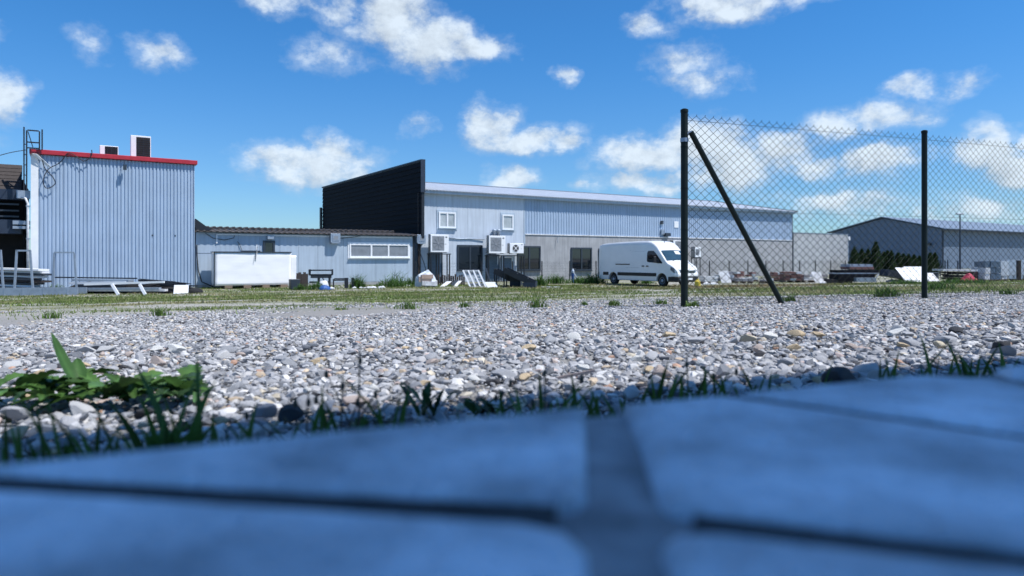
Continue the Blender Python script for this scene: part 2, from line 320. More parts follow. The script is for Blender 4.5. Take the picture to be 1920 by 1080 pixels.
# ------------------------------------------------------------------ stones
def ico(sub):
    bm = bmesh.new(); bmesh.ops.create_icosphere(bm, subdivisions=sub, radius=1); v = np.array([q.co[:] for q in bm.verts]); f = np.array([[q.index for q in p.verts] for p in bm.faces]); bm.free(); return v, f
def stone_shapes(sub, n, seed):
    r = np.random.default_rng(seed); v, f = ico(sub); out = []
    for _ in range(n):
        q = v.copy()
        for k in range(10):                                  # chop with a few planes: broken faces on a rounded pebble
            d = r.normal(size=3); d /= np.linalg.norm(d); c = r.uniform(.42, .88); h = q @ d; q = q - np.outer(np.maximum(h - c, 0) * .92, d)
        q *= 1 + .10 * np.sin(q @ r.normal(size=(3, 3)) * 2.2).sum(1, keepdims=True) * .5
        q *= np.array([1, r.uniform(.55, .95), r.uniform(.34, .62)]); out.append(q)
    return np.array(out), f
PAL = np.array([[.34, .345, .36], [.28, .285, .30], [.40, .40, .41], [.47, .47, .47], [.22, .23, .25], [.56, .55, .54], [.15, .155, .17], [.05, .05, .055], [.47, .38, .28], [.44, .36, .33], [.40, .25, .18], [.50, .45, .36]])
PWT = np.array([.20, .18, .18, .12, .10, .07, .055, .04, .035, .035, .008, .022]); PWT = PWT / PWT.sum()
def scatter_stones(pts, size, sub, nshape, seed):
    r = np.random.default_rng(seed); sh, f = stone_shapes(sub, nshape, seed); n = len(pts)
    q = sh[r.integers(0, nshape, n)] * size[:, None, None]
    a = r.uniform(0, 2 * np.pi, n); tl = r.normal(0, .28, n); tl2 = r.normal(0, .28, n)
    def rot(v, ang, i, j):
        c, s = np.cos(ang)[:, None], np.sin(ang)[:, None]; o = v.copy(); o[..., i] = c * v[..., i] - s * v[..., j]; o[..., j] = s * v[..., i] + c * v[..., j]; return o
    q = rot(rot(rot(q, tl, 1, 2), tl2, 0, 2), a, 0, 1)
    v = (q + pts[:, None, :]).reshape(-1, 3); m = sh.shape[1]
    t = (f[None] + (np.arange(n) * m)[:, None, None]).reshape(-1, 3)
    c = PAL[r.choice(len(PAL), n, p=PWT)] * r.uniform(.72, 1.1, (n, 1)) * np.array([1.0, 1.0, 1.0]); c = np.repeat(c, m, 0)
    return v, t, c
def gravel_points(d0, d1, step, seed, amax=.86, m0=-9., m1=.35):
    r = np.random.default_rng(seed); xs = np.arange(-amax * d1 - m1, amax * d1 + m1, step); ys = np.arange(d0, d1, step); x, y = np.meshgrid(xs, ys); x = x.ravel() + r.uniform(-.5, .5, x.size) * step; y = y.ravel() + r.uniform(-.5, .5, y.size) * step
    w = W.x * x + W.y * y; lim = 10.8 + (fbm(x * .7, y * .7, 3) - .5) * 3.0 - .12 * x
    keep = (np.abs(x) < amax * y + m1) & (np.abs(x) >= amax * y + m0) & (w > .36) & (w < lim) & (r.random(x.size) < np.clip((lim - w) / 3.6, .15, 1)); x, y = x[keep], y[keep]
    keep = (W.x * x + W.y * y > .72) | (r.random(x.size) < .45); x, y = x[keep], y[keep]; return np.stack([x, y, ground_z(x, y) - .006], 1)
def build_gravel():
    parts = []; off = 0
    for (d0, d1, step, smin, smax, sub, ns, seed, m0, m1) in ((.3, 1.5, .0150, .004, .020, 2, 40, 21, -9, .35), (-1.2, 1.5, .03, .008, .024, 1, 30, 27, .35, 2.6), (1.5, 2.8, .0205, .005, .021, 1, 40, 22, -9, .35), (1.5, 5.2, .042, .012, .03, 1, 30, 28, .35, 2.2), (2.8, 5.2, .027, .007, .021, 1, 30, 23, -9, .35), (5.2, 11.5, .044, .010, .027, 1, 30, 24, -9, 1.2)):
        p = gravel_points(d0, d1, step, seed, .86, m0, m1); r = np.random.default_rng(seed + 50)
        s = smin + (smax - smin) * r.random(len(p)) ** 2.4; p[:, 2] += s * .02 + (fbm(p[:, 0] * 5, p[:, 1] * 5, 61) - .5) * .012
        v, t, c = scatter_stones(p, s, 1, ns, seed)
        parts.append((v, t + off, c)); off += len(v)
    o = np_mesh('gravel', np.concatenate([p[0] for p in parts]), np.concatenate([p[1] for p in parts]), np.concatenate([p[2] for p in parts]), M['gravel'], smooth=False)
    o['kind'] = 'stuff'; o['label'] = 'pale grey crushed gravel spread beyond the paving'; o['category'] = 'gravel'
    # the largest stones one can pick out, one object each
    r = np.random.default_rng(77); sh, f = stone_shapes(3, 14, 5); meshes = {}
    cols = [(.37, .375, .39), (.44, .44, .44), (.55, .55, .53), (.29, .30, .32), (.48, .38, .25), (.18, .19, .21), (.42, .35, .31), (.035, .036, .04), (.50, .44, .33)]
    cw = np.array([.22, .2, .12, .14, .1, .08, .07, .03, .04])
    for i in range(14):
        for j, c in enumerate(cols):
            me_o = np_mesh('stone', sh[i], f, np.tile(np.array(c), (sh.shape[1], 1)), M['gravel']); me = me_o.data; bpy.data.objects.remove(me_o); me.shade_smooth(); me.set_sharp_from_angle(angle=math.radians(17)); meshes[i, j] = me
    n = 0; placed = []
    while n < 296:
        d = .62 + 1.75 * r.random() ** 1.6; a = r.uniform(-.8, .8); x, y = a * d, d; w = W.x * x + W.y * y
        if w < .62: continue
        s = (.011 + .018 * r.random() ** 2.4) * (.75 + .28 * d)
        if any((x - q[0]) ** 2 + (y - q[1]) ** 2 < (s + q[2]) ** 2 * .8 for q in placed): continue
        placed.append((x, y, s))
        o = bpy.data.objects.new('stone', meshes[int(r.integers(14)), int(r.choice(9, p=cw / cw.sum()))]); COL.objects.link(o); o.parent = GROUND
        o.location = (x, y, gz(x, y) + s * .10); o.scale = (s, s, s); o.rotation_euler = (r.normal(0, .3), r.normal(0, .3), r.uniform(0, 6.28)); n += 1
    for (px, py, s, c) in ((545, 775, .021, 7), (1578, 700, .044, 7), (1880, 655, .034, 7), (30, 770, .022, 4)):
        a = (px - 960) / FPX; d = .86 if px < 1000 else 1.0
        if px > 1800: d = 1.45
        if px < 100: d = .74
        o = bpy.data.objects.new('stone', meshes[{1578: 5, 1880: 9, 545: 7}.get(px, 3), c]); COL.objects.link(o); o.parent = GROUND; o.location = (a * d, d, gz(a * d, d) + s * .35); o.scale = (s, s, s * 1.25); o.rotation_euler = (.2, .1, px)
build_gravel()

# ------------------------------------------------------------------ pavement in front of the camera
PAVE_Z = CZ - .052
def build_pavers():
    base = MB(); K = .667; edge_w = .325 * K
    q = lambda e, w: (E.x * e + W.x * w, E.y * e + W.y * w)
    base.prism([q(-2.2, -1.5), q(2.4, -1.5), q(2.4, edge_w - .004), q(-2.2, edge_w - .004)], PAVE_Z - .16, PAVE_Z - .0042, 'z')
    b = base.build('pavement', M['joint']); STRUCT(b)
    P00 = Vector((.034, .214)) * K; T = Vector((.277, -.085)) * K; NR = Vector((.018, .17)) * K
    r = random.Random(4); grid = {}
    for i in range(-12, 13):
        for j in range(-14, 14): grid[i, j] = P00 + T * i + NR * j + Vector((r.uniform(-.010, .010), r.uniform(-.007, .007)))
    grid.update({(0, 0): P00, (-1, 0): Vector((-.27, .258)) * K, (1, 0): Vector((.315, .122)) * K, (0, 1): Vector((.06, .455)) * K, (1, 1): Vector((.335, .222)) * K, (-1, 1): Vector((-.25, .47)) * K})
    def clip(poly):                                          # keep the side of the cut edge where the pavement lies
        out = []
        for i in range(len(poly)):
            a, c = poly[i], poly[(i + 1) % len(poly)]; fa = W.x * a[0] + W.y * a[1] - edge_w; fc = W.x * c[0] + W.y * c[1] - edge_w
            if fa <= 0: out.append(a)
            if fa * fc < 0: k = fa / (fa - fc); out.append((a[0] + (c[0] - a[0]) * k, a[1] + (c[1] - a[1]) * k))
        return out
    for (i, j) in sorted(grid):                              # dark strips: crevice shade painted into the joints that run with the rows
        if (i + 1, j) not in grid: continue
        a, c_ = grid[i, j], grid[i + 1, j]; dv = (c_ - a).normalized(); a, c_ = a + dv * .014, c_ - dv * .014; nv = Vector((-dv.y, dv.x))
        pl = []; m = 9
        for k in range(m + 1): pl.append(tuple(a + (c_ - a) * k / m - nv * (.0102 + r.uniform(-.0028, .0028))))
        for k in range(m, -1, -1): pl.append(tuple(a + (c_ - a) * k / m + nv * (.0102 + r.uniform(-.0028, .0028))))
        pl = clip(pl)
        if len(pl) < 3: continue
        cx = sum(q_[0] for q_ in pl) / len(pl); cy = sum(q_[1] for q_ in pl) / len(pl)
        if abs(E.x * cx + E.y * cy - .1) > 1.8 or W.x * cx + W.y * cy < -1.2: continue
        MB().prism(pl, PAVE_Z - .03, PAVE_Z - .0022, 'z').build('joint_shade', M['gap_shade'], b)
    for i in range(-12, 12):
        for j in range(-14, 13):
            q4 = [grid[i, j], grid[i + 1, j], grid[i + 1, j + 1], grid[i, j + 1]]; poly = []
            for k in range(4):                               # inset for the joint, rounded corners
                a, b_, c_ = q4[k - 1], q4[k], q4[(k + 1) % 4]; d1 = (b_ - a).normalized(); d2 = (c_ - b_).normalized(); n1 = Vector((-d1.y, d1.x)); n2 = Vector((-d2.y, d2.x))
                g1, g2 = (.0075, .0065) if k % 2 else (.0065, .0075); p_ = b_ + n1 * g2 + n2 * g1
                L1 = (b_ - a).length
                poly += [tuple(p_ - d1 * (L1 * .33) + n1 * r.uniform(-.0015, .0015)), tuple(p_ - d1 * .007), tuple(p_ - d1 * .002 + d2 * .002), tuple(p_ + d2 * .007)]
            poly = clip(poly)
            if len(poly) < 3: continue
            cx = sum(p[0] for p in poly) / len(poly); cy = sum(p[1] for p in poly) / len(poly); e = E.x * cx + E.y * cy; w = W.x * cx + W.y * cy
            if abs(e - .1) > 1.8 or w < -1.2: continue
            area = abs(sum(poly[k][0] * poly[(k + 1) % len(poly)][1] - poly[(k + 1) % len(poly)][0] * poly[k][1] for k in range(len(poly)))) / 2
            if area < .0006: continue
            h = r.uniform(-.0008, .0008); n = len(poly); sc = .004 / max(.015, math.sqrt(area) / 2)
            inset = lambda t: [(x + (cx - x) * t, y + (cy - y) * t) for x, y in poly]
            rings = [[(x, y, PAVE_Z - .06) for x, y in poly], [(x, y, PAVE_Z - .0034 + h) for x, y in poly], [(x, y, PAVE_Z - .001 + h) for x, y in inset(sc * .4)], [(x, y, PAVE_Z + h) for x, y in inset(sc)]]
            mb = MB(); mb.add([v for rg in rings for v in rg], [(k * n + m, k * n + (m + 1) % n, (k + 1) * n + (m + 1) % n, (k + 1) * n + m) for k in range(3) for m in range(n)] + [tuple(range(3 * n, 4 * n)), tuple(range(n))[::-1]])
            mb.build('paver', M['paver'], b)
build_pavers()

# ================================================================== BUILDINGS
def corr_sheet(x0, x1, z0, z1, pitch, depth, y, flat=.55, z1b=None):
    """vertical trapezoidal sheet from x0 to x1; ribs stand out towards -y"""
    mb = MB(); prof = []; x = x0
    while x < x1 - 1e-4:
        p = min(pitch, x1 - x)
        for f, h in ((0, 0), (flat * .5, 0), (flat * .5 + .12, 1), (.88, 1), (1.0, 0)):
            prof.append((x + f * p, y - h * depth))
        x += pitch
    zb = z1 if z1b is None else z1b
    tp = [z1 + (zb - z1) * (q[0] - x0) / max(1e-6, x1 - x0) for q in prof]
    n = len(prof)
    mb.add([(q[0], q[1], z0) for q in prof] + [(q[0], q[1], t) for q, t in zip(prof, tp)], [(i, i + 1, n + i + 1, n + i) for i in range(n - 1)])
    return mb
def window(parent, t0, t1, z0, z1, y, frame_m, glass_m, fw=.07, lights=(1,), trim=None, sill=True, depth=.07, trim_w=.12):
    """frame standing depth proud of plane y, panes set back; lights = relative widths"""
    fr = MB(); fr.box(t0, t1, y - depth, y - .002, z0, z0 + fw); fr.box(t0, t1, y - depth, y - .002, z1 - fw, z1); fr.box(t0, t0 + fw, y - depth, y - .002, z0 + fw, z1 - fw); fr.box(t1 - fw, t1, y - depth, y - .002, z0 + fw, z1 - fw)
    w = fr.build('window', frame_m, parent)
    s = sum(lights); x = t0 + fw; tot = t1 - t0 - 2 * fw
    for i, l in enumerate(lights):
        x2 = x + tot * l / s
        if i < len(lights) - 1: MB().box(x2 - fw * .55, x2 + fw * .55, y - depth + .004, y - .004, z0 + fw, z1 - fw).build('mullion', frame_m, w)
        MB().box(x + .004, x2 - .004, y - .030, y - .022, z0 + fw * .9, z1 - fw * .9).build('pane', glass_m if not isinstance(glass_m, list) else glass_m[i], w)
        x = x2
    if trim:
        tm = MB(); q = trim_w; tm.box(t0 - q, t1 + q, y - .03, y - .001, z0 - q, z0 - .002); tm.box(t0 - q, t1 + q, y - .03, y - .001, z1 + .002, z1 + q); tm.box(t0 - q, t0 - .002, y - .03, y - .001, z0, z1); tm.box(t1 + .002, t1 + q, y - .03, y - .001, z0, z1)
        tm.build('trim', trim, w)
    if sill: MB().box(t0 - .05, t1 + .05, y - depth - .08, y - .003, z0 - .04, z0 - .003).build('sill', frame_m if trim is None else trim, w)
    return w

# ---- unseen board added behind the camera to throw shade over the paving
def shade_board():
    c = Vector((-.07, .915)); sd = Vector((SUN_TO.x, SUN_TO.y)); k = sd.length / SUN_TO.z; H = 7.6; rot = math.atan2(E.y, E.x) - math.radians(3)
    top = gz(*c); p = c + sd.normalized() * H * k
    o = thing('shade_board', 'unseen grey board on two posts, added to shade the paved strip', 'shade_board', (p.x, p.y, top - .1), rot)
    wd = 3.0
    for i in range(3): MB().box(-wd / 2 + i + .004, -wd / 2 + i + .996, -.03, .03, H - 3.2, H + .1).build('board_panel', M['panel'], o)
    f = MB(); f.box(-wd / 2 - .06, wd / 2 + .06, -.05, .05, H - 3.27, H - 3.203); f.box(-wd / 2 - .06, wd / 2 + .06, -.05, .05, H + .1, H + .16); f.build('frame', M['anthr'], o)
    for x in (-.9, .9): MB().tube([(x, -.11, 0), (x, -.11, H - .2)], .07, 12).build('post', M['galv'], o)
shade_board()

# ---- left hall: ribbed blue-grey sheet, red cap
A0 = (-23.6, 34.0)
def left_hall():
    o = thing('ribbed_hall', 'tall hall of ribbed blue grey sheet with a red roof cap', 'building', (*A0, 0), ANG)
    Lh, H = 7.35, 6.78
    MB().box(.02, Lh, .05, 13, -.2, H).build('wall_core', M['steel_blue'], o)
    x = .27
    while x < Lh - .05:
        x2 = min(x + 1.0, Lh); corr_sheet(x + .004, x2 - .004, .12, H, 1.0 / 6, .045, .03).build('wall_panel', M['steel_blue'], o); x = x2
    MB().box(-.04, .265, -.035, .3, 0, H + .02).build('corner_trim', M['white'], o)
    MB().box(.0, Lh + .02, -.02, .3, -.2, .10).build('plinth', M['concrete'], o)
    cap = MB().box(-.1, Lh + .12, -.16, 13.1, H + .02, H + .25); cap.build('roof_cap', M['red'], o, bevel=.02)
    p = MB(); p.tube([(-.16, -.10, .1), (-.16, -.10, 4.35), (-.26, -.06, 4.6), (-.42, .02, 4.62)], .055, 10); dp = p.build('downpipe', M['white_dirty'], o, smooth=True)
    for z in (1.0, 2.6, 4.2): MB().box(-.235, -.05, -.165, -.035, z, z + .05).build('bracket', M['galv'], dp)
    s = MB(); s.add([(.02, -.20, H + .03), (.22, -.24, H), (.85, -.10, H - .62), (.62, -.08, H - .55), (.35, -.16, H - .28), (.1, -.12, H - .1)], [(0, 1, 4, 5), (1, 2, 3, 4)]); so_ = s.build('torn_membrane', M['white'], o)
    so_.modifiers.new('thick', 'SOLIDIFY').thickness = .02
    for t in (2.0, 3.95): pass
    f = MB(); f.tube([(3.98, -.05, H + .05), (3.98, -.22, H + .02), (3.98, -.28, H - .25)], .012, 6); f.box(3.90, 4.06, -.36, -.20, H - .52, H - .25); f.build('flood_lamp', M['anthr'], o)
    for t in (5.25, 6.35): MB().box(t, t + .06, -.03, .0, 2.86, 2.93).build('fixing', M['anthr'], o)
left_hall()
def hung_cable(label, pts, org=A0, r=.022, name='cable'):
    mb = MB(); q = []
    P = [Vector(p) for p in pts]
    for i in range(len(P) - 1):
        p0, p1, p2, p3 = P[max(i - 1, 0)], P[i], P[i + 1], P[min(i + 2, len(P) - 1)]
        for k in range(6):
            t = k / 6; q.append(.5 * ((2 * p1) + (p2 - p0) * t + (2 * p0 - 5 * p1 + 4 * p2 - p3) * t * t + (3 * p1 - p0 - 3 * p2 + p3) * t ** 3))
    q.append(P[-1]); mb.tube(q, r, 6)
    o = mb.build(name, M['cable'], None, smooth=True); o.location = (*org, 0); o.rotation_euler = (0, 0, ANG); tag(o, label, 'cable'); return o
def hp(px, py, y, org=A0): t, z = on_plane(org, px, py, y); return (t, y, z)
hung_cable('black cable looping down from the red cap over the ribbed wall', [hp(172, 281, -.2), hp(171, 292, -.22), hp(158, 302, -.20), hp(143, 293, -.2), hp(128, 287, -.2), hp(112, 305, -.18), hp(90, 318, -.2), hp(81, 340, -.2), hp(88, 353, -.18), hp(103, 345, -.2), hp(99, 332, -.2), hp(84, 315, -.2), hp(78, 296, -.18), hp(70, 286, -.2)])
hung_cable('black overhead cable running off the roof corner of the ribbed hall', [hp(50, 281, -.1), hp(20, 286, -1.0), hp(-40, 300, -3), hp(-160, 310, -6)], r=.018)

# ---- rooftop ladder frame and rooftop units
def ladder():
    o = thing('roof_ladder', 'dark steel ladder hoop standing up over the red capped corner', 'ladder', (*A0, 0), ANG)
    xs = [on_plane(A0, p, None, -.25)[0] for p in (45, 50, 74, 79)]; zt = on_plane(A0, 45, 240, -.25)[1]; zb = on_plane(A0, 45, 356, -.25)[1]; zr = on_plane(A0, 75, 281, -.25)[1]
    for x, z0, z1 in ((xs[0], zb, zt + .05), (xs[1], zb, zt - .1), (xs[2], zr, zt - .1), (xs[3], zr, zt)): MB().box(x - .03, x + .03, -.29, -.23, z0, z1).build('rail', M['blackm'], o)
    for z in (zt - .12, zt - .70, zr + .03): MB().box(xs[1] + .032, xs[2] - .032, -.285, -.235, z, z + .06).build('rung', M['blackm'], o)
    MB().bar((xs[1] + .05, -.26, zt - .15), (xs[1] + .25, -.26, zr + .1), .04, .04).build('strut', M['blackm'], o)
    for k in range(5): MB().box(xs[0] + .032, xs[1] - .032, -.275, -.245, zb + .2 + k * .5, zb + .24 + k * .5).build('rung', M['blackm'], o)
ladder()
def ac_unit(name, label, org, t0, t1, z0, z1, y, fan='grey', depth=.36, back=False, group='outdoor air conditioning units'):
    o = thing(name, label, 'air conditioner', (org[0] + U.x * (t0 + t1) / 2 - NN.x * y, org[1] + U.y * (t0 + t1) / 2 - NN.y * y, z0), ANG, group)
    w = (t1 - t0) / 2; h = z1 - z0
    MB().box(-w, w, -depth, 0, .03, h).build('casing', M['white'], o, bevel=.018)
    if back:
        g = MB().box(-w * .45, w * .93, -depth - .006, -depth + .01, .06, h * .94); gr = g.build('coil', M['dark'], o)
        for k in range(9): z = .10 + k * (h * .84 / 9); MB().box(-w * .45, w * .93, -depth - .016, -depth - .007, z, z + .012).build('guard_wire', M['anthr'], gr)
        for k in range(3): x = -w * .45 + (k + .5) * w * 1.38 / 3; MB().box(x, x + .012, -depth - .016, -depth - .0072, .07, h * .93).build('guard_wire', M['anthr'], gr)
    else:
        cx = -w * .17; r = min(h * .40, w * .66); sq = fan == 'square'
        if fan == 'grey':
            MB().box(cx - r, cx + r, -depth - .007, -depth + .01, h * .52 - r * 1.08, h * .52 + r * 1.08).build('grille_plate', M['greyg'], o, bevel=.004)
        fz = h * .52
        f = MB().lathe([(r * .93, -depth - .004), (r * .93, -depth - .018), (r * .86, -depth - .018), (r * .86, -depth - .010)], (cx, 0, fz), 'y', 28).build('fan_grille', M['greyg'] if fan != 'white' else M['white'], o)
        MB().lathe([(r * .85, -depth - .0095), (r * .85, -depth - .0102)], (cx, 0, fz), 'y', 28).build('fan_shadow', M['greyg'] if fan == 'grey' else M['grille'], f)
        MB().lathe([(r * .22, -depth - .011), (r * .20, -depth - .028)], (cx, 0, fz), 'y', 16).build('fan_hub', M['white'] if fan == 'white' else M['greyg'], f)
        for k in range(4 if fan == 'white' else 8):
            a = math.pi * k / (2 if fan == 'white' else 4) + .78; MB().bar((cx + math.cos(a) * r * .2, -depth - .019, fz + math.sin(a) * r * .2), (cx + math.cos(a) * r * .9, -depth - .019, fz + math.sin(a) * r * .9), .012 if fan != 'white' else .035, .008, (0, 1, 0)).build('guard_wire', M['white'] if fan == 'white' else M['grille'], f)
        MB().box(w * .62, w * .82, -depth - .004, -depth + .01, h * .84, h * .9).build('badge', M['anthr'], o)
        MB().box(w * .55, w * .72, -depth - .004, -depth + .01, h * .47, h * .49).build('handle', M['anthr'], o)
        v = MB()
        for k in range(int(h / .06)): v.box(-w - .012, -w + .004, -depth * .93, -depth * .07, .06 + k * .06, .095 + k * .06)
        v.build('side_louvre', M['grille'], o)
    for s in (-.7, .7): MB().box(w * s - .05, w * s + .05, -depth * .95, -.02, -.01, .028).build('foot', M['anthr'], o)
    return o
for px0, px1, py0, py1, lb in ((187, 222, 272, 291, 'low white rooftop air conditioner sunk behind the red cap'), (245, 283, 253, 293, 'tall white rooftop air conditioner showing its dark coil above the red cap')):
    t0, z1 = on_plane(A0, px0, py0, 1.2); t1, z0 = on_plane(A0, px1, py1, 1.2)
    ac_unit('rooftop_air_conditioner', lb, A0, t0, t1, 7.04, z1, 1.2 + .36, back=True, group='rooftop units')

# ---- dark building to the left
def dark_building():
    o = thing('dark_building', 'dark navy and brown building with open black bays beside the ribbed hall', 'building', (*A0, 0), ANG)
    Z = lambda py: on_plane(A0, 20, py, .6)[1]
    x0, x1 = -16, -.45
    MB().box(x0, x1, 2.2, 9, -.2, Z(330)).build('back_wall', M['dark'], o)
    n = 7; z0, z1 = Z(355), Z(306)
    for i in range(n):
        a = z0 + (z1 - z0) * i / n; b = z0 + (z1 - z0) * (i + 1) / n
        MB().add([(x0, .55 + .1 * i, a), (x1, .55 + .1 * i, a), (x1, .68 + .1 * i, b + .01), (x0, .68 + .1 * i, b + .01), (x0, .9 + .1 * i, a), (x1, .9 + .1 * i, a), (x1, .9 + .1 * i, b), (x0, .9 + .1 * i, b)],
                 [(0, 1, 2, 3), (4, 7, 6, 5), (0, 4, 5, 1), (3, 2, 6, 7), (1, 5, 6, 2), (0, 3, 7, 4)]).build('roof_course', M['brown'], o)
    MB().box(x0, x1, .5, 2.2, Z(374), Z(355) - .003).build('fascia', M['navy'], o)
    MB().box(x0, x1, .5, 2.2, Z(438), Z(412)).build('lower_fascia', M['navy'], o)
    for py in (382, 394, 405): MB().box(x0, x1 - .1, .7, .78, Z(py + 2), Z(py - 1)).build('rail', M['anthr'], o)
    pl = on_plane(A0, 45, None, .6)[0]
    nb = 16
    for i in range(nb):
        z = -.1 + i * (Z(440) + .1) / nb; MB().box(pl, x1 + .1, .58, .95, z + .006, z + (Z(440) + .1) / nb - .006).build('pillar_block', M['brown'], o)
    for px, a, b in ((31, 357, 372), (24, 414, 421), (24, 424, 429)):
        t = on_plane(A0, px, None, .35)[0]; MB().box(t, -.08, .25, .46, Z(b), Z(a)).build('bracket', M['galv'], o)
    MB().box(x0, x1, .6, .7, -.1, .25).build('kerb_wall', M['concrete'], o)
dark_building()

# ---- low panel building between the halls
B0 = (-17.74, 38.8); BL = 13.25
def low_building():
    o = thing('low_building', 'low flat building of pale blue wall panels with a brown ribbed eave', 'building', (*B0, 0), ANG)
    H = 3.14
    MB().box(.02, BL - .02, .06, 4.5, -.2, H).build('wall_core', M['panel'], o)
    edges = [0.0] + [on_plane(B0, p)[0] for p in (405, 447, 487, 525, 560, 596, 644, 675, 705, 740)] + [BL]
    for a, b in zip(edges, edges[1:]): MB().box(a + .006, b - .006, 0, .055, .18, H).build('wall_panel', M['panel'], o)
    MB().box(.01, BL - .01, .01, .058, -.2, .172).build('plinth', M['concrete'], o)
    MB().box(.006, on_plane(B0, 400)[0], -.006, -.001, 1.94, 1.97).build('seam_strip', M['seam'], o)
    # lower eave with ribs
    rf = MB(); rf.add([(-.1, -.30, H + .05), (BL + .25, -.30, H + .05), (BL + .25, 1.3, H + .22), (-.1, 1.3, H + .22), (-.1, -.30, H + .02), (BL + .25, -.30, H + .02), (BL + .25, 1.3, H + .19), (-.1, 1.3, H + .19)], [(0, 1, 2, 3), (7, 6, 5, 4), (0, 4, 5, 1), (1, 5, 6, 2), (2, 6, 7, 3), (3, 7, 4, 0)])
    r = rf.build('eave_roof', M['tile'], o)
    x = 0.0
    while x < BL + .2:
        MB().add([(x, -.33, H + .052), (x + .16, -.33, H + .052), (x + .12, -.33, H + .10), (x + .04, -.33, H + .10), (x, 1.3, H + .222), (x + .16, 1.3, H + .222), (x + .12, 1.3, H + .27), (x + .04, 1.3, H + .27)], [(0, 1, 2, 3), (4, 7, 6, 5), (0, 3, 7, 4), (3, 2, 6, 7), (2, 1, 5, 6), (1, 0, 4, 5)]).build('rib', M['tile'], r); x += .34
    # upper roof behind
    xe = on_plane(B0, 735, None, 1.3)[0]; zu = 3.42
    MB().box(-.05, xe, 1.32, 7.5, H + .1, zu).build('upper_fascia', M['galv'], o)
    MB().box(-.1, xe + .1, 1.18, 7.6, zu + .003, zu + .07).build('upper_roof', M['tile'], o)
    x = 0.0
    while x < xe: MB().prism([(x, zu + .072), (x + .2, zu + .072), (x + .15, zu + .13), (x + .05, zu + .13)], 1.16, 7.55, 'y').build('upper_rib', M['tile'], o); x += .36
    MB().add([(-.02, -.1, H + .1), (.85, -.1, H + .1), (-.02, -.1, H + .75), (-.02, 1.1, H + .1), (.85, 1.1, H + .1), (-.02, 1.1, H + .75)], [(0, 1, 2), (3, 5, 4), (0, 3, 4, 1), (1, 4, 5, 2), (2, 5, 3, 0)]).build('flashing', M['blackm'], o)
    # triple window
    t0, z1 = on_plane(B0, 652, 455); t1, z0 = on_plane(B0, 769, 486)
    window(o, t0 + .1, t1 - .1, z0 + .1, z1 - .05, 0, M['white'], M['glassm'], .10, (1.15, 1, 1.15), trim=M['white'], trim_w=.10)
    # small dark window with lamp box above
    t0, z1 = on_plane(B0, 493, 451); t1, z0 = on_plane(B0, 515, 476)
    window(o, t0, t1, z0, z1, 0, M['anthr'], M['glassd'], .13, (1,), sill=False)
    MB().box(t0 + .22, t0 + .58, -.22, -.002, z1 + .08, z1 + .30).build('lamp_box', M['galv'], o)
    # conduit below the eave
    c = MB(); a = on_plane(B0, 405)[0]; c.box(a, BL - .1, -.06, -.002, H - .14, H - .07); c.box(a, a + .07, -.064, -.003, H - .62, H - .072); c.build('conduit', M['white'], o)
    MB().tube([(.5, -.04, H - .05), (.9, -.05, H - .32), (1.5, -.05, H - .42), (2.0, -.04, H - .30), (2.08, -.04, H - .1)], .018, 6).build('cable', M['cable'], o)
    MB().tube([(2.2, -.04, H - .5), (2.3, -.05, H - .6), (2.45, -.05, H - 1.0), (2.48, -.05, H - 2)], .015, 6).build('cable', M['cable'], o)
    MB().tube([(7.6, -.05, H - .12), (8.3, -.06, H - .22), (9.3, -.06, H - .10), (9.6, -.05, H - .06)], .018, 6).build('cable', M['cable'], o)
    MB().tube([(.05, -.05, H - .7), (.06, -.07, H - 1.4), (.12, -.06, 1.0), (.3, -.1, .35), (.9, -.2, .05)], .03, 6).build('hose', M['cable'], o)
    MB().box(BL + .0, BL + .12, -.02, .10, 0, H).build('corner_post', M['blackm'], o)
low_building()
def vent_box(label, px0, px1, py0, py1, org, y=0.0, dep=.34):
    t0, z1 = on_plane(org, px0, py0, y); t1, z0 = on_plane(org, px1, py1, y)
    o = thing('vent_box', label, 'vent box', (org[0] + U.x * t0 - NN.x * y, org[1] + U.y * t0 - NN.y * y, z0), ANG); w, h = t1 - t0, z1 - z0
    MB().box(0, w, -dep, -.003, 0, h).build('housing', M['galv'], o, bevel=.01)
    f = MB().box(w * .18, w * .86, -dep - .02, -dep - .001, h * .2, h * .85).build('frame', M['galv'], o)
    MB().box(w * .30, w * .74, -dep - .024, -dep - .021, h * .32, h * .72).build('louvre', M['greyg'], f)
    MB().box(.05, w - .05, -dep, -.003, -.05, -.003).build('bracket', M['galv'], o)
vent_box('square grey vent box under the eave left of the triple window', 617, 635, 438, 455, B0)

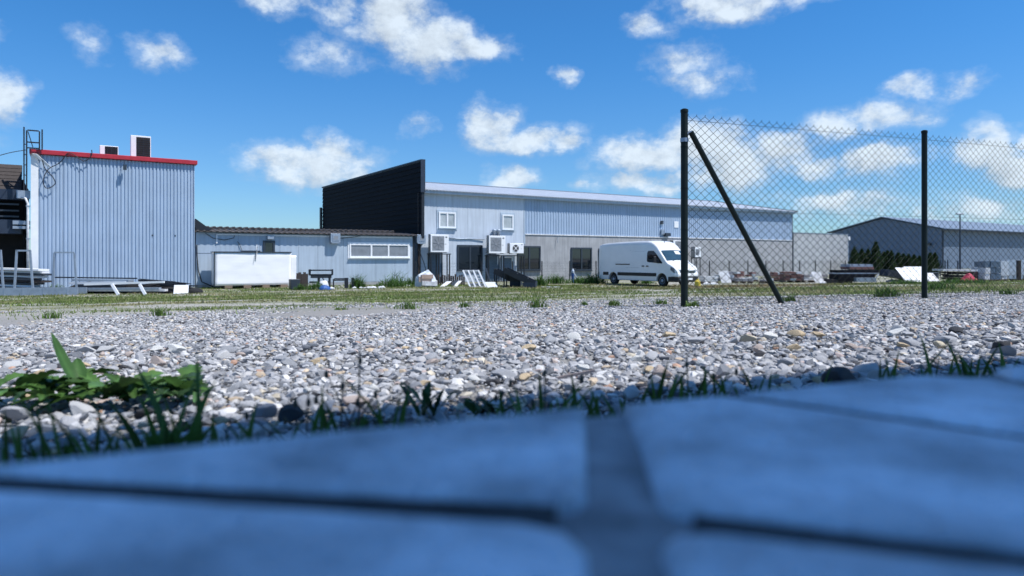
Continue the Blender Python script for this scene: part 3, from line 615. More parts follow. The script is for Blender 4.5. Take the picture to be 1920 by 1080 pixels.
# ---- main hall
M0 = (-6.27, 46.5); ML = 40.4; SPLIT = on_plane(M0, 983)[0]
def main_hall():
    o = thing('long_hall', 'long two storey hall, white panels and ribbed sheet over concrete, with a pale roof', 'building', (*M0, 0), ANG)
    H = 6.22; ZC = 3.42; RUN = 10.2; RISE = 1.66
    MB().box(.3, ML - .1, .12, 20.4, -.2, H - .25).build('wall_core', M['panel2'], o)
    edges = [0.02] + [on_plane(M0, p)[0] for p in (818, 848, 877, 906, 935, 963)] + [SPLIT]
    for a, b in zip(edges, edges[1:]): MB().box(a + .005, b - .005, 0, .115, .02, H - .1).build('wall_panel', M['panel2'], o)
    MB().box(SPLIT - .05, SPLIT + .07, -.02, .06, ZC - .7, H - .1).build('joint_cover', M['panel'], o)
    x = SPLIT + .08; k = 0
    while x < ML - .05:
        x2 = min(x + 1.0, ML); corr_sheet(x + .003, x2 - .003, ZC + .08, H - .12, .25, .035, .03).build('wall_panel', M['steel_blue'], o); x = x2
    MB().box(SPLIT + .08, ML + .03, -.045, .05, ZC, ZC + .078).build('drip_trim', M['white_dirty'], o)
    xs = [SPLIT + .01] + [SPLIT + .01 + i * (ML - SPLIT) / 6 for i in range(1, 6)] + [ML]
    for a, b in zip(xs, xs[1:]): MB().box(a + .004, b - .004, 0.005, .115, -.2, ZC - .004).build('concrete_panel', M['concrete'], o)
    # gutter board and roof sheets
    MB().box(.2, ML + .05, -.36, -.33, H - .16, H + .02).build('eave_board', M['panel'], o)
    MB().box(.2, ML + .05, -.329, .118, H - .13, H - .09).build('soffit', M['panel'], o)
    zr = lambda y: H + (y + .45) * RISE / RUN
    x = .22
    while x < ML + .1:
        mb = MB(); prof = []; x2 = min(x + 1.02, ML + .15); q = x
        while q < x2 - 1e-3:
            p = min(.255, x2 - q)
            for f, h in ((0, 0), (.28, 0), (.42, 1), (.86, 1), (1.0, 0)): prof.append((q + f * p, h * .06))
            q += .255
        n = len(prof)
        for yy in (-.45, RUN): mb.v += [(a, yy, zr(yy) + .03 + b) for a, b in prof] + [(a, yy, zr(yy) + .005 + b) for a, b in prof]
        mb.f += [(i, i + 1, 2 * n + i + 1, 2 * n + i) for i in range(n - 1)] + [(n + i, 3 * n + i, 3 * n + i + 1, n + i + 1) for i in range(n - 1)] + [(i, n + i, n + i + 1, i + 1) for i in range(n - 1)]
        mb.build('roof_sheet', M['roof'], o); x += 1.02
    MB().add([(.25, RUN, zr(RUN)), (ML, RUN, zr(RUN)), (ML, 20.6, H), (.25, 20.6, H), (.25, RUN, zr(RUN) - .1), (ML, RUN, zr(RUN) - .1), (ML, 20.6, H - .1), (.25, 20.6, H - .1)], [(0, 1, 2, 3), (7, 6, 5, 4), (0, 4, 5, 1), (2, 6, 7, 3), (1, 5, 6, 2), (3, 7, 4, 0)]).build('back_roof', M['roof'], o)
    MB().box(.25, ML + .1, RUN - .18, RUN + .18, zr(RUN) + .09, zr(RUN) + .13).build('ridge_cap', M['galv'], o)
    MB().add([(ML + .152, -.5, H - .02), (ML + .152, RUN, zr(RUN) - .02), (ML + .152, RUN, zr(RUN) + .14), (ML + .152, -.5, H + .13), (ML + .22, -.5, H - .02), (ML + .22, RUN, zr(RUN) - .02), (ML + .22, RUN, zr(RUN) + .14), (ML + .22, -.5, H + .13)], [(0, 1, 2, 3), (7, 6, 5, 4), (3, 2, 6, 7), (0, 4, 5, 1), (0, 3, 7, 4), (1, 5, 6, 2)]).build('verge_trim', M['blackm'], o)
    MB().box(ML + .004, ML + .07, -.02, .4, ZC - .1, H - .1).build('corner_trim', M['anthr'], o)
    # black party wall with horizontal siding, seen end on at the corner
    HB = 8.17; n = 15
    MB().box(-.02, .18, -.50, 20.6, 3.0, HB).build('party_wall_core', M['blackm'], o)
    for i in range(n):
        a = 3.05 + i * (HB - 3.1) / n; b = a + (HB - 3.1) / n
        MB().add([(-.075, -.49, a + .004), (-.075, 20.6, a + .004), (-.03, 20.6, b - .004), (-.03, -.49, b - .004), (-.021, -.49, a + .004), (-.021, 20.6, a + .004), (-.021, 20.6, b - .004), (-.021, -.49, b - .004)], [(0, 1, 2, 3), (7, 6, 5, 4), (0, 4, 5, 1), (3, 2, 6, 7), (1, 5, 6, 2), (0, 3, 7, 4)]).build('siding_board', M['black'], o)
    MB().box(-.10, .24, -.54, 20.7, HB + .002, HB + .10).build('coping', M['navy'], o)
    MB().box(-.09, .22, -.56, -.502, H - .15, HB).build('end_trim', M['navy'], o)
    MB().box(-.08, .10, -.10, -.004, 0, H - .16).build('end_post', M['brown'], o)
    MB().box(-.30, -.12, 20.45, 20.7, 3, 6.35).build('rear_downpipe', M['blackm'], o)
    # windows
    def win(px0, px1, py0, py1, fm, gm, fw, lights, trim=None, tw=.1):
        t0, z1 = on_plane(M0, px0, py0); t1, z0 = on_plane(M0, px1, py1); return window(o, t0, t1, z0, z1, 0, fm, gm, fw, lights, trim, True, .08, tw)
    win(822, 854, 397, 428, M['white'], M['curtain'], .11, (1, 1), M['panel'], .13)
    win(941, 962, 402, 431, M['white'], M['curtain'], .11, (1,), M['panel'], .13)
    win(857, 904, 459, 507, M['anthr'], M['glassd'], .11, (1, 1))
    win(970, 1013, 461, 507, M['anthr'], M['glassd'], .11, (1, 1))
    win(1070, 1109, 464, 507, M['anthr'], M['glassd'], .11, (1, 1))
    win(1122, 1150, 466, 508, M['anthr'], M['glassd'], .11, (1, 1))
    # doors under the condensers
    def door(px0, px1, py0, fm):
        t0, z1 = on_plane(M0, px0, py0); t1 = on_plane(M0, px1)[0]
        d = MB().box(t0 + .06, t1 - .06, -.035, -.002, .05, z1 - .06).build('door', M['door'], o); f = MB(); f.box(t0, t0 + .058, -.07, -.001, .0, z1); f.box(t1 - .058, t1, -.07, -.001, 0, z1); f.box(t0 + .058, t1 - .058, -.07, -.001, z1 - .058, z1); f.build('door_frame', fm, d)
        MB().tube([(t0 + .14, -.05, 1.0), (t0 + .14, -.09, 1.0), (t0 + .28, -.09, 1.0)], .012, 6).build('handle', M['chrome'], d)
    door(803, 829, 471, M['anthr']); door(912, 936, 477, M['anthr']); door(943, 960, 482, M['white'])
    # small wall fittings
    def pb(name, px0, px1, py0, py1, dep, m):
        t0, z1 = on_plane(M0, px0, py0); t1, z0 = on_plane(M0, px1, py1); MB().box(t0, t1, -dep, -.002, z0, z1).build(name, m, o, bevel=.004)
    pb('meter_box', 1238, 1244, 430, 440, .15, M['galv']); pb('camera_box', 1244, 1253, 437, 443, .3, M['anthr']); pb('wall_sign', 1264, 1272, 415, 427, .03, M['white']); pb('round_lamp', 1238, 1242, 414, 420, .15, M['anthr'])
    t, z = on_plane(M0, 1044, 445); MB().tube([(t, -.02, z), (t, -.14, z), (t - .05, -.16, z - .45)], .02, 6).build('spout', M['galv'], o)
    a = on_plane(M0, 838, 446); b = on_plane(M0, 907, 449); MB().tube([(a[0], -.05, a[1]), (a[0] + 1, -.05, a[1] - .05), (a[0] + 1.9, -.05, a[1] - .02), (b[0], -.08, b[1])], .035, 8).build('refrigerant_line', M['galv'], o, smooth=True)
    for px in (926, 934):
        t, z = on_plane(M0, px, 441, -.15); z1 = on_plane(M0, px, 431, -.15)[1]; MB().lathe([(.10, z - .4), (.10, z1 - .12), (.16, z1 - .11), (.16, z1), (.05, z1 + .06)], (t, -.2, 0), 'z', 12).build('flue', M['galv'], o, smooth=True)
main_hall()
def wall_ac(label, px0, px1, py0, py1, y, fan):
    t0, z1 = on_plane(M0, px0, py0, y); t1, z0 = on_plane(M0, px1, py1, y); return ac_unit('air_conditioner', label, M0, t0, t1, z0, z1, y + .36 * 0, fan)
wall_ac('big white condenser with grey fan between the triple window and the dark double window', 803, 837, 440, 474, -.35, 'grey')
wall_ac('big white condenser with grey fan below two roof flues', 912, 943, 442, 476, -.35, 'grey')
wall_ac('smaller white condenser with a white spoked fan', 951, 977, 456, 476, -.35, 'white')
vent_box('grey ventilation box at the end of the low building beside a big condenser', 777, 793, 440, 456, M0, -.02, .45)
def stand(label, px0, px1, py, y=-.32):
    t0, z = on_plane(M0, px0, py, y); t1 = on_plane(M0, px1, py, y)[0]
    o = thing('condenser_stand', label, 'stand', (M0[0] + U.x * t0 - NN.x * y, M0[1] + U.y * t0 - NN.y * y, 0), ANG); w = t1 - t0
    for x in (0, w * .42, w): 
        for yy in (-.38, -.02): MB().box(x - .035, x + .035, yy - .03, yy + .03, 0, z - .08).build('leg', M['blackm'], o)
    MB().box(-.1, w + .1, -.42, 0, z - .078, z - .015).build('platform', M['blackm'], o)
stand('black steel stand with legs under the condenser beside the grey door', 803, 838, 475)
stand('long black steel stand carrying two condensers of different size', 911, 977, 478)
hung_cable('black cables dangling from the vent box at the low building end', [hp(790, 441, -.3, M0), hp(797, 443, -.4, M0), hp(795, 455, -.3, M0), hp(783, 466, -.3, M0), hp(788, 475, -.3, M0), hp(797, 500, -.3, M0), hp(799, 515, -.25, M0)], M0, .025)

# ---- concrete wall continuing the facade
def concrete_block():
    o = thing('concrete_building', 'low windowless pale concrete building at the end of the long hall', 'building', (M0[0] + U.x * (ML + .25), M0[1] + U.y * (ML + .25), 0), ANG)
    n = 4; Lc = 9.3
    MB().box(.05, Lc - .05, .12, 14, -.2, 4.15).build('wall_core', M['concrete2'], o)
    for i in range(n): MB().box(i * Lc / n + .005, (i + 1) * Lc / n - .005, 0, .115, -.2, 4.2).build('concrete_panel', M['concrete2'], o)
    MB().box(-.03, Lc + .03, -.03, .3, 4.203, 4.26).build('coping', M['galv'], o)
    d = MB().tube([(Lc + .18, .1, 0), (Lc + .18, .1, 3.6)], .07, 8).build('downpipe', M['galv'], o); MB().box(Lc + .02, Lc + .36, -.05, .25, 3.6, 4.0).build('hopper', M['white'], d)
concrete_block()

# ---- far warehouse
K0 = (68.3, 110.0)
def warehouse():
    o = thing('warehouse', 'big blue grey gabled warehouse with a deep eave behind the conifers', 'building', (*K0, 0), ANG)
    Lw, D, He, Hp = 75, 18.8, 6.45, 8.65
    MB().prism([(0.05, -.2), (D, -.2), (D, He - .1), (D / 2, Hp - .15), (.05, He - .1)], .06, Lw, 'x').build('wall_core', M['ware'], o)
    for i in range(15):
        a = i * Lw / 15; MB().box(a + .02, a + Lw / 15 - .02, 0, .048, -.1, He - .2).build('wall_panel', M['ware'], o)
    for i in range(9):
        y0, y1 = i * D / 9, (i + 1) * D / 9; zt = lambda y: He - .12 + (Hp - He) * (1 - abs(y - D / 2) / (D / 2))
        MB().prism([(y0 + .012, -.1), (y1 - .012, -.1), (y1 - .012, zt(y1)), (y0 + .012, zt(y0))], -.0, .058, 'x').build('gable_panel', M['ware'], o)
    for s in (0, 1):
        ya, yb = (-1.0, D / 2) if s == 0 else (D / 2, D + .6); za = He - (Hp - He) * 1.0 / (D / 2) if s == 0 else Hp; zb = Hp if s == 0 else He - .14
        MB().add([(-.5, ya, za), (Lw, ya, za), (Lw, yb, zb), (-.5, yb, zb), (-.5, ya, za + .16), (Lw, ya, za + .16), (Lw, yb, zb + .16), (-.5, yb, zb + .16)], [(3, 2, 1, 0), (4, 5, 6, 7), (0, 1, 5, 4), (1, 2, 6, 5), (2, 3, 7, 6), (3, 0, 4, 7)]).build('roof_slope', M['wareroof'], o)
    MB().box(-.4, Lw, -1.12, -1.003, He - .25, He - .05).build('gutter', M['navy'], o)
    MB().tube([(.25, -.12, 0), (.25, -.12, He - .35)], .09, 8).build('downpipe', M['navy'], o)
    MB().box(-.5, -.05, 1.5, 1.9, 3.8, 4.2).build('flood_lamp', M['anthr'], o)
warehouse()

# ================================================================== THE WIRE FENCE
def chain_fence():
    p1 = Vector((1.744, 7.0)); p2 = Vector((4.99, 8.37)); d = (p2 - p1).normalized(); sp = (p2 - p1).length
    o = thing('chain_link_fence', 'dark green chain link fence with round posts and a slanting brace', 'fence', (p1.x, p1.y, 0), math.atan2(d.y, d.x))
    zb = lambda s: gz(p1.x + d.x * s, p1.y + d.y * s)
    tops = [3.161, 3.199, 3.22, 3.25]
    for i in range(4):
        s = i * sp; z0 = zb(s) - .1; r = .036 if i == 0 else .032
        po = MB().lathe([(r, z0), (r, tops[i] - .012)], (s, 0, 0), 'z', 16).build('post', M['green'], o, smooth=False)
        MB().lathe([(r + .004, tops[i] - .03), (r + .004, tops[i] - .004), (r * .6, tops[i] + .006)], (s, 0, 0), 'z', 16).build('cap', M['green'], po)
    # brace from the end post down to the ground
    z_t = 1.65 + (485 - 248) / FPX * 7.0; xb = 1.25
    b = MB(); b.tube([(.045, -.045, z_t), (xb, -.075, zb(xb) - .06)], .028, 12); b.build('brace', M['green'], o)
    MB().lathe([(.041, z_t - .10), (.041, z_t - .06)], (0, 0, 0), 'z', 16).build('clamp', M['galv'], o)
    MB().tube([(0, 0, z_t - .03), (.06, -.05, z_t + .0)], .018, 8).build('brace_bolt', M['galv'], o)
    for k in range(4):
        zk = zb(0) + .35 + k * .42; MB().lathe([(.0385, zk), (.0385, zk + .006)], (0, 0, 0), 'z', 14).build('tie_wire', M['wire'], o)
    # mesh: every wire is a zigzag that hooks into its neighbour
    cw = .106; rr = .0023
    for bay in range(3):
        mb = MB(); s0 = bay * sp + .045; n = int((sp - .09) / cw)
        def knot(col, row):
            fs = col * cw / 2; s = s0 + fs; f = s / sp
            top = np.interp(s, [0, sp, 2 * sp, 3 * sp], [3.105, 3.145, 3.165, 3.19]); bot = zb(s) + .03
            rows = 46
            return s, bot + (top - bot) * row / rows, rows
        for wv in range(2 * n):                              # straight legs of the diamonds
            for row in range(46):
                if (wv + row) % 2 == 0: a, b_ = knot(wv, row), knot(wv + 1, row + 1)
                else: a, b_ = knot(wv + 1, row), knot(wv, row + 1)
                yo = .003 if wv % 2 else -.003
                A_, B_ = Vector((a[0], yo, a[1])), Vector((b_[0], -yo, b_[1])); dd = (B_ - A_).normalized(); sd = Vector((dd.z, 0, -dd.x)) * rr; yv = Vector((0, rr, 0))
                mb.add([A_ - sd, A_ + yv * 1.0, A_ + sd, A_ - yv, B_ - sd, B_ + yv, B_ + sd, B_ - yv], [(0, 1, 5, 4), (1, 2, 6, 5), (2, 3, 7, 6), (3, 0, 4, 7)])
        for col in range(0, 2 * n + 1):                      # twisted barbs along the top
            if col % 2 == 0: a = knot(col, 46); mb.tube([(a[0], .003, a[1]), (a[0] + .008, 0, a[1] + .012), (a[0] - .006, -.004, a[1] + .010)], rr, 4)
        mb.build('wire_mesh', M['wire'], o)
        for f, r_ in ((.972, .0022), (.5, .0017), (.03, .0022)):
            pts = []
            for k in range(9):
                s = bay * sp + k * sp / 8; top = np.interp(s, [0, sp, 2 * sp, 3 * sp], [3.105, 3.145, 3.165, 3.19]); pts.append((s, -.006, zb(s) + (top - zb(s)) * f))
            MB().tube(pts, r_, 5).build('tension_wire', M['wire'], o)
chain_fence()

# ---- low weld-mesh fence in front of the long hall
def mesh_fence():
    off = -2.0
    o = thing('mesh_fence', 'low dark weld mesh fence running in front of the long hall', 'fence', (M0[0] - NN.x * off, M0[1] - NN.y * off, 0), ANG)
    org = (o.location.x, o.location.y); ts = [on_plane(org, p)[0] for p in (780, 843)]; t = on_plane(org, 843)[0]
    lst = [on_plane(org, 780)[0], on_plane(org, 843)[0]] + [on_plane(org, 903)[0] + 2.5 * k * 1.0 for k in range(0, 18)]
    for i, t in enumerate(lst): MB().box(t - .03, t + .03, -.03, .03, -.05, 1.48).build('post', M['blackm'], o)
    for a, b in zip(lst, lst[1:]):
        m = MB(); z = .12
        while z < 1.45: m.box(a + .03, b - .03, -.004, .004, z, z + .006); z += .2
        x = a + .1
        while x < b: m.box(x, x + .004, -.006, -.002, .1, 1.45); x += .1
        m.build('mesh_panel', M['wire'], o)
mesh_fence()

# ================================================================== THE VAN
def van():
    hd = math.atan2(NN.y, NN.x)
    o = thing('delivery_van', 'white high roof delivery van with black side strips parked nose out', 'van', (6.47, 45.94, 0), hd)
    ST = [(0.0, 2.36, .90, .42), (.03, 2.50, .95, .36), (.15, 2.58, .985, .34), (.5, 2.63, .995, .33), (1.5, 2.68, .995, .33), (3.2, 2.71, .995, .33), (4.5, 2.71, .995, .33), (4.8, 2.68, .995, .33), (5.05, 2.58, .99, .33), (5.3, 2.40, .985, .33), (5.52, 2.16, .98, .33),
          (5.7, 1.96, .98, .33), (5.9, 1.74, .98, .33), (6.12, 1.50, .98, .33), (6.25, 1.40, .98, .33), (6.45, 1.32, .97, .33), (6.65, 1.21, .94, .33), (6.78, 1.10, .90, .34), (6.87, .96, .84, .36), (6.92, .74, .80, .40)]
    taper = lambda z: 1.0 if z < 1.15 else 1 - .095 * ((z - 1.15) / 1.5) ** 1.4
    def side_y(x, z):
        w = np.interp(x, [q[0] for q in ST], [q[2] for q in ST]); return w * taper(z)
    def ring(x, zt, w, zb):
        pts = []; fr = [0, .06, .16, .3, .45, .6, .74, .86, .93]
        for f in fr:
            z = zb + (zt - zb) * f; k = 1 - (.03 if f == 0 else 0); pts.append((w * taper(z) * k, z))
        wt = w * taper(zt); R = .06 * (zt - zb) + .03
        pts += [(wt - .015, zt - R * .45), (wt - .06, zt - R * .12), (wt - .17, zt + .0), (wt * .45, zt + .025), (0, zt + .03)]
        left = [(x, -y, z) for y, z in pts]; right = [(x, y, z) for y, z in pts[:-1]][::-1]
        return left + right
    rings = [ring(*q) for q in ST]; n = len(rings[0]); mb = MB()
    mb.v = [v for r in rings for v in r]
    mb.f = [(i * n + j, i * n + j + 1, (i + 1) * n + j + 1, (i + 1) * n + j) for i in range(len(ST) - 1) for j in range(n - 1)] + [(i * n + n - 1, i * n, (i + 1) * n, (i + 1) * n + n - 1) for i in range(len(ST) - 1)] + [tuple(range(n))[::-1], tuple(range((len(ST) - 1) * n, len(ST) * n))]
    body = mb.build('body', M['van'], o, smooth=True)
    WX = (1.50, 5.78); R = .355
    for wx in WX:                                            # wheel arches cut out of the body
        cut = MB().lathe([(.435, -1.2), (.435, 1.2)], (wx, 0, .37), 'y', 28).build('cutter', M['plastic'])
        md = body.modifiers.new('arch', 'BOOLEAN'); md.operation = 'DIFFERENCE'; md.solver = 'EXACT'; md.object = cut
        dg = bpy.context.evaluated_depsgraph_get()
        o.location = (0, 0, 0); o.rotation_euler = (0, 0, 0); dg.update()
        me = bpy.data.meshes.new_from_object(body.evaluated_get(dg)); body.modifiers.clear(); body.data = me; bpy.data.objects.remove(cut)
        o.location = (6.47, 45.94, 0); o.rotation_euler = (0, 0, hd)
    me.set_sharp_from_angle(angle=math.radians(40))
    MB().box(.3, 6.6, -.80, .80, .30, .75).build('underbody', M['plastic'], o)
    for wx in WX:
        for s in (-1, 1):
            ty = MB().lathe([(.20, -.10), (.33, -.11), (R, -.08), (R, .08), (.33, .11), (.20, .10)], (wx, s * .845, R), 'y', 28).build('wheel', M['rubber'], o)
            yo = s * .845 + s * .095
            MB().lathe([(.21, yo), (.20, yo + s * .012), (.12, yo - s * .02), (.09, yo + s * .02), (.05, yo + s * .03)], (wx, 0, R), 'y', 20).build('rim', M['galv'], ty)
            for k in range(8): a = k * math.pi / 4; MB().lathe([(.022, yo + s * .003), (.022, yo + s * .006)], (wx + .155 * math.cos(a), 0, R + .155 * math.sin(a)), 'y', 8).build('rim_hole', M['plastic'], ty)
    def skin(name, poly, m, gap=.006, thick=.02, s=-1, parent=o):
        k = len(poly); out = [(x, s * (side_y(x, z) + gap), z) for x, z in poly]; inn = [(x, s * (side_y(x, z) - thick), z) for x, z in poly]
        return MB().add(out + inn, [tuple(range(k)), tuple(range(k, 2 * k))[::-1]] + [(i, (i + 1) % k, k + (i + 1) % k, k + i) for i in range(k)]).build(name, m, parent)
    for s in (-1, 1):
        dr = skin('front_door', [(4.42, .80), (4.42, 2.30), (4.425, 2.30), (4.425, .80)], M['seam'], .002, .02, s)
        skin('door_seam', [(5.55, .80), (5.55, 1.34), (5.555, 1.34), (5.555, .80)], M['seam'], .002, .02, s, dr)
        skin('side_window', [(4.55, 1.52), (4.56, 2.02), (4.63, 2.12), (5.08, 2.12), (5.30, 1.95), (5.82, 1.42), (5.80, 1.36), (5.3, 1.40), (4.75, 1.43), (4.6, 1.46)], M['glassd'], .007, .02, s, dr)
        skin('door_handle', [(4.50, 1.17), (4.50, 1.23), (4.70, 1.23), (4.70, 1.17)], M['plastic'], .03, .01, s, dr)
        sd = skin('cargo_door_seam', [(3.05, .80), (3.05, 2.22), (3.056, 2.22), (3.056, .80)], M['seam'], .002, .02, s)
        skin('door_handle', [(4.14, 1.17), (4.14, 1.23), (4.34, 1.23), (4.34, 1.17)], M['plastic'], .03, .01, s, sd)
        skin('slide_rail', [(1.75, 1.27), (1.75, 1.33), (3.05, 1.33), (3.05, 1.27)], M['plastic'], .012, .02, s)
        skin('body_crease', [(.2, 1.10), (.2, 1.108), (3.9, 1.108), (3.9, 1.10)], M['seam'], .0015, .01, s)
        skin('body_crease', [(.3, 2.10), (.3, 2.106), (4.4, 2.106), (4.4, 2.10)], M['seam'], .0015, .01, s)
        for a, b in ((.04, 1.06), (1.94, 4.41), (4.43, 5.34)): skin('side_strip', [(a, .60), (a, .80), (b, .80), (b, .60)], M['plastic'], .022, .02, s)
        skin('tail_light', [(.012, .85), (.012, 1.45), (.10, 1.45), (.10, .85)], M['redl'], .006, .05, s)
        # mirror
        mr = MB().box(5.42, 5.50, s * 1.12, s * 1.32, 1.42, 1.78).build('mirror', M['plastic'], o, bevel=.02); MB().bar((5.46, s * .92, 1.40), (5.46, s * 1.16, 1.46), .08, .06).build('mirror_arm', M['plastic'], mr)
        # headlight wraps round the corner
        hl = MB(); pts = [(6.50, .975 * 1.0, 1.02), (6.50, .975, 1.16), (6.70, .925, 1.08), (6.70, .925, .86), (6.86, .80, .84), (6.80, .82, 1.03), (6.885, .55, .84), (6.85, .55, .98)]
        P_ = [(x, s * (y + .008), z) for x, y, z in pts]
        hl.add([(6.46, s * .978, 1.0), (6.48, s * .975, 1.17), (6.68, s * .945, 1.12), (6.70, s * .935, .82), (6.845, s * .865, .82), (6.79, s * .885, 1.03), (6.93, s * .52, .83), (6.90, s * .52, .99), (6.6, s * .5, .83), (6.6, s * .5, 1.0)], [(0, 1, 2, 3), (3, 2, 5, 4), (4, 5, 7, 6), (6, 7, 9, 8), (1, 9, 7, 5, 2), (0, 3, 4, 6, 8)])
        hl.build('headlight', M['lamp'], o)
    # windscreen lies on the sloping front
    ws = []
    for x, zt in ((5.56, 2.10), (5.74, 1.91), (5.92, 1.715), (6.10, 1.52)):
        w = .98 * taper(zt) - .10
        for k in range(9): y = -w + 2 * w * k / 8; ws.append((x + .012, y, zt + .03 + .025 * (1 - abs(y) / w) + .012))
    MB().add(ws, [(i * 9 + k, i * 9 + k + 1, (i + 1) * 9 + k + 1, (i + 1) * 9 + k) for i in range(3) for k in range(8)]).build('windscreen', M['glassw'], o, smooth=True)
    for y in (-.45, .25): MB().bar((6.14, y, 1.52), (6.02, y + .55, 1.66), .02, .015).build('wiper', M['plastic'], o)
    MB().box(6.50, 6.955, -.50, .50, .80, .97).build('grille', M['plastic'], o, bevel=.02)
    for z in (.845, .90, .945): MB().box(6.953, 6.966, -.46, .46, z, z + .012).build('grille_bar', M['chrome'], o)
    em = MB().lathe([(.075, 6.962), (.075, 6.978), (.060, 6.978), (.060, 6.970)], (0, 0, .895), 'x', 24).build('emblem', M['chrome'], o)
    for a, b in (((-.030, .940), (0, .897)), ((.030, .940), (0, .897)), ((-.055, .90), (-.028, .842)), ((.055, .90), (.028, .842)), ((-.028, .842), (0, .885)), ((.028, .842), (0, .885))): MB().bar((6.976, a[0], a[1]), (6.976, b[0], b[1]), .008, .010, (1, 0, 0)).build('emblem_stroke', M['chrome'], em)
    MB().prism([(6.45, -.99), (6.75, -.95), (6.93, -.80), (7.00, -.45), (7.00, .45), (6.93, .80), (6.75, .95), (6.45, .99)], .62, .79, 'z').build('bumper_white', M['van'], o, bevel=.03)
    MB().prism([(6.28, -1.0), (6.75, -.97), (6.94, -.82), (7.01, -.46), (7.01, .46), (6.94, .82), (6.75, .97), (6.28, 1.0)], .30, .612, 'z').build('bumper', M['plastic'], o, bevel=.03)
    MB().box(7.0, 7.022, -.26, .26, .42, .53).build('number_plate', M['white'], o)
    for s in (-1, 1): MB().lathe([(.055, 6.97), (.055, 6.99)], (0, s * .70, .45), 'x', 14).build('fog_lamp', M['lamp'], o)
    MB().box(-.06, .10, -.96, .96, .40, .60).build('rear_bumper', M['plastic'], o, bevel=.02)
    MB().lathe([(.03, 2.60), (.012, 2.72)], (5.02, 0, 0), 'z', 8).build('antenna', M['plastic'], o)
    p = MB(); p.add([(5.63, .15, 2.085), (5.63, .55, 2.075), (5.80, .55, 1.895), (5.80, .15, 1.905)], [(0, 1, 2, 3)]); pp = p.build('paper_sheet', M['white'], o); pp.location = (.018, 0, .018)
M['glassw'] = glass('windscreen_glass', (.03, .06, .085), .05)
van()

# ---- condenser on a stand beyond the van, and the tall one behind it
t0, z1 = on_plane(M0, 1295, 463, -.6); t1, z0 = on_plane(M0, 1306, 483, -.6)
ac_unit('air_conditioner', 'white condenser on a thin stand beyond the nose of the van', M0, t0, t1, z0, z1, -.6, 'grey', .5)
st = thing('condenser_stand', 'thin steel stand beneath the condenser beyond the van', 'stand', (M0[0] + U.x * t0 + NN.x * .6, M0[1] + U.y * t0 + NN.y * .6, 0), ANG)
for x in (.05, t1 - t0 - .05):
    for y in (-.45, -.05): MB().box(x - .025, x + .025, y - .025, y + .025, 0, z0 - .075).build('leg', M['blackm'], st)
MB().box(-.05, t1 - t0 + .05, -.5, 0, z0 - .073, z0 - .015).build('platform', M['blackm'], st)
t0, z1 = on_plane(M0, 1256, 451, -.2); t1, z0 = on_plane(M0, 1281, 475, -.2)
ac_unit('air_conditioner', 'large white condenser on the concrete wall behind the van roof', M0, t0, t1, z0, z1, -.2, 'grey', .4)

# ================================================================== THINGS LYING ABOUT THE YARD
YARD = lambda px, d: at_depth(px, d)
def place(px, d, y=0.0): x, yy = at_depth(px, d); return (x, yy, gz(x, yy))
def W1(px0, px1, d): return (px1 - px0) / FPX * d          # width in metres of a pixel span seen square on
def zy(py, d): return CZ + (HZ - py) / FPX * d
def single(name, label, cat, mb, m, loc, rz=0.0, group=None, bevel=0.0, smooth=False):
    o = mb.build(name, m, None, bevel, smooth); o.location = loc; o.rotation_euler = (0, 0, rz); return tag(o, label, cat, group)

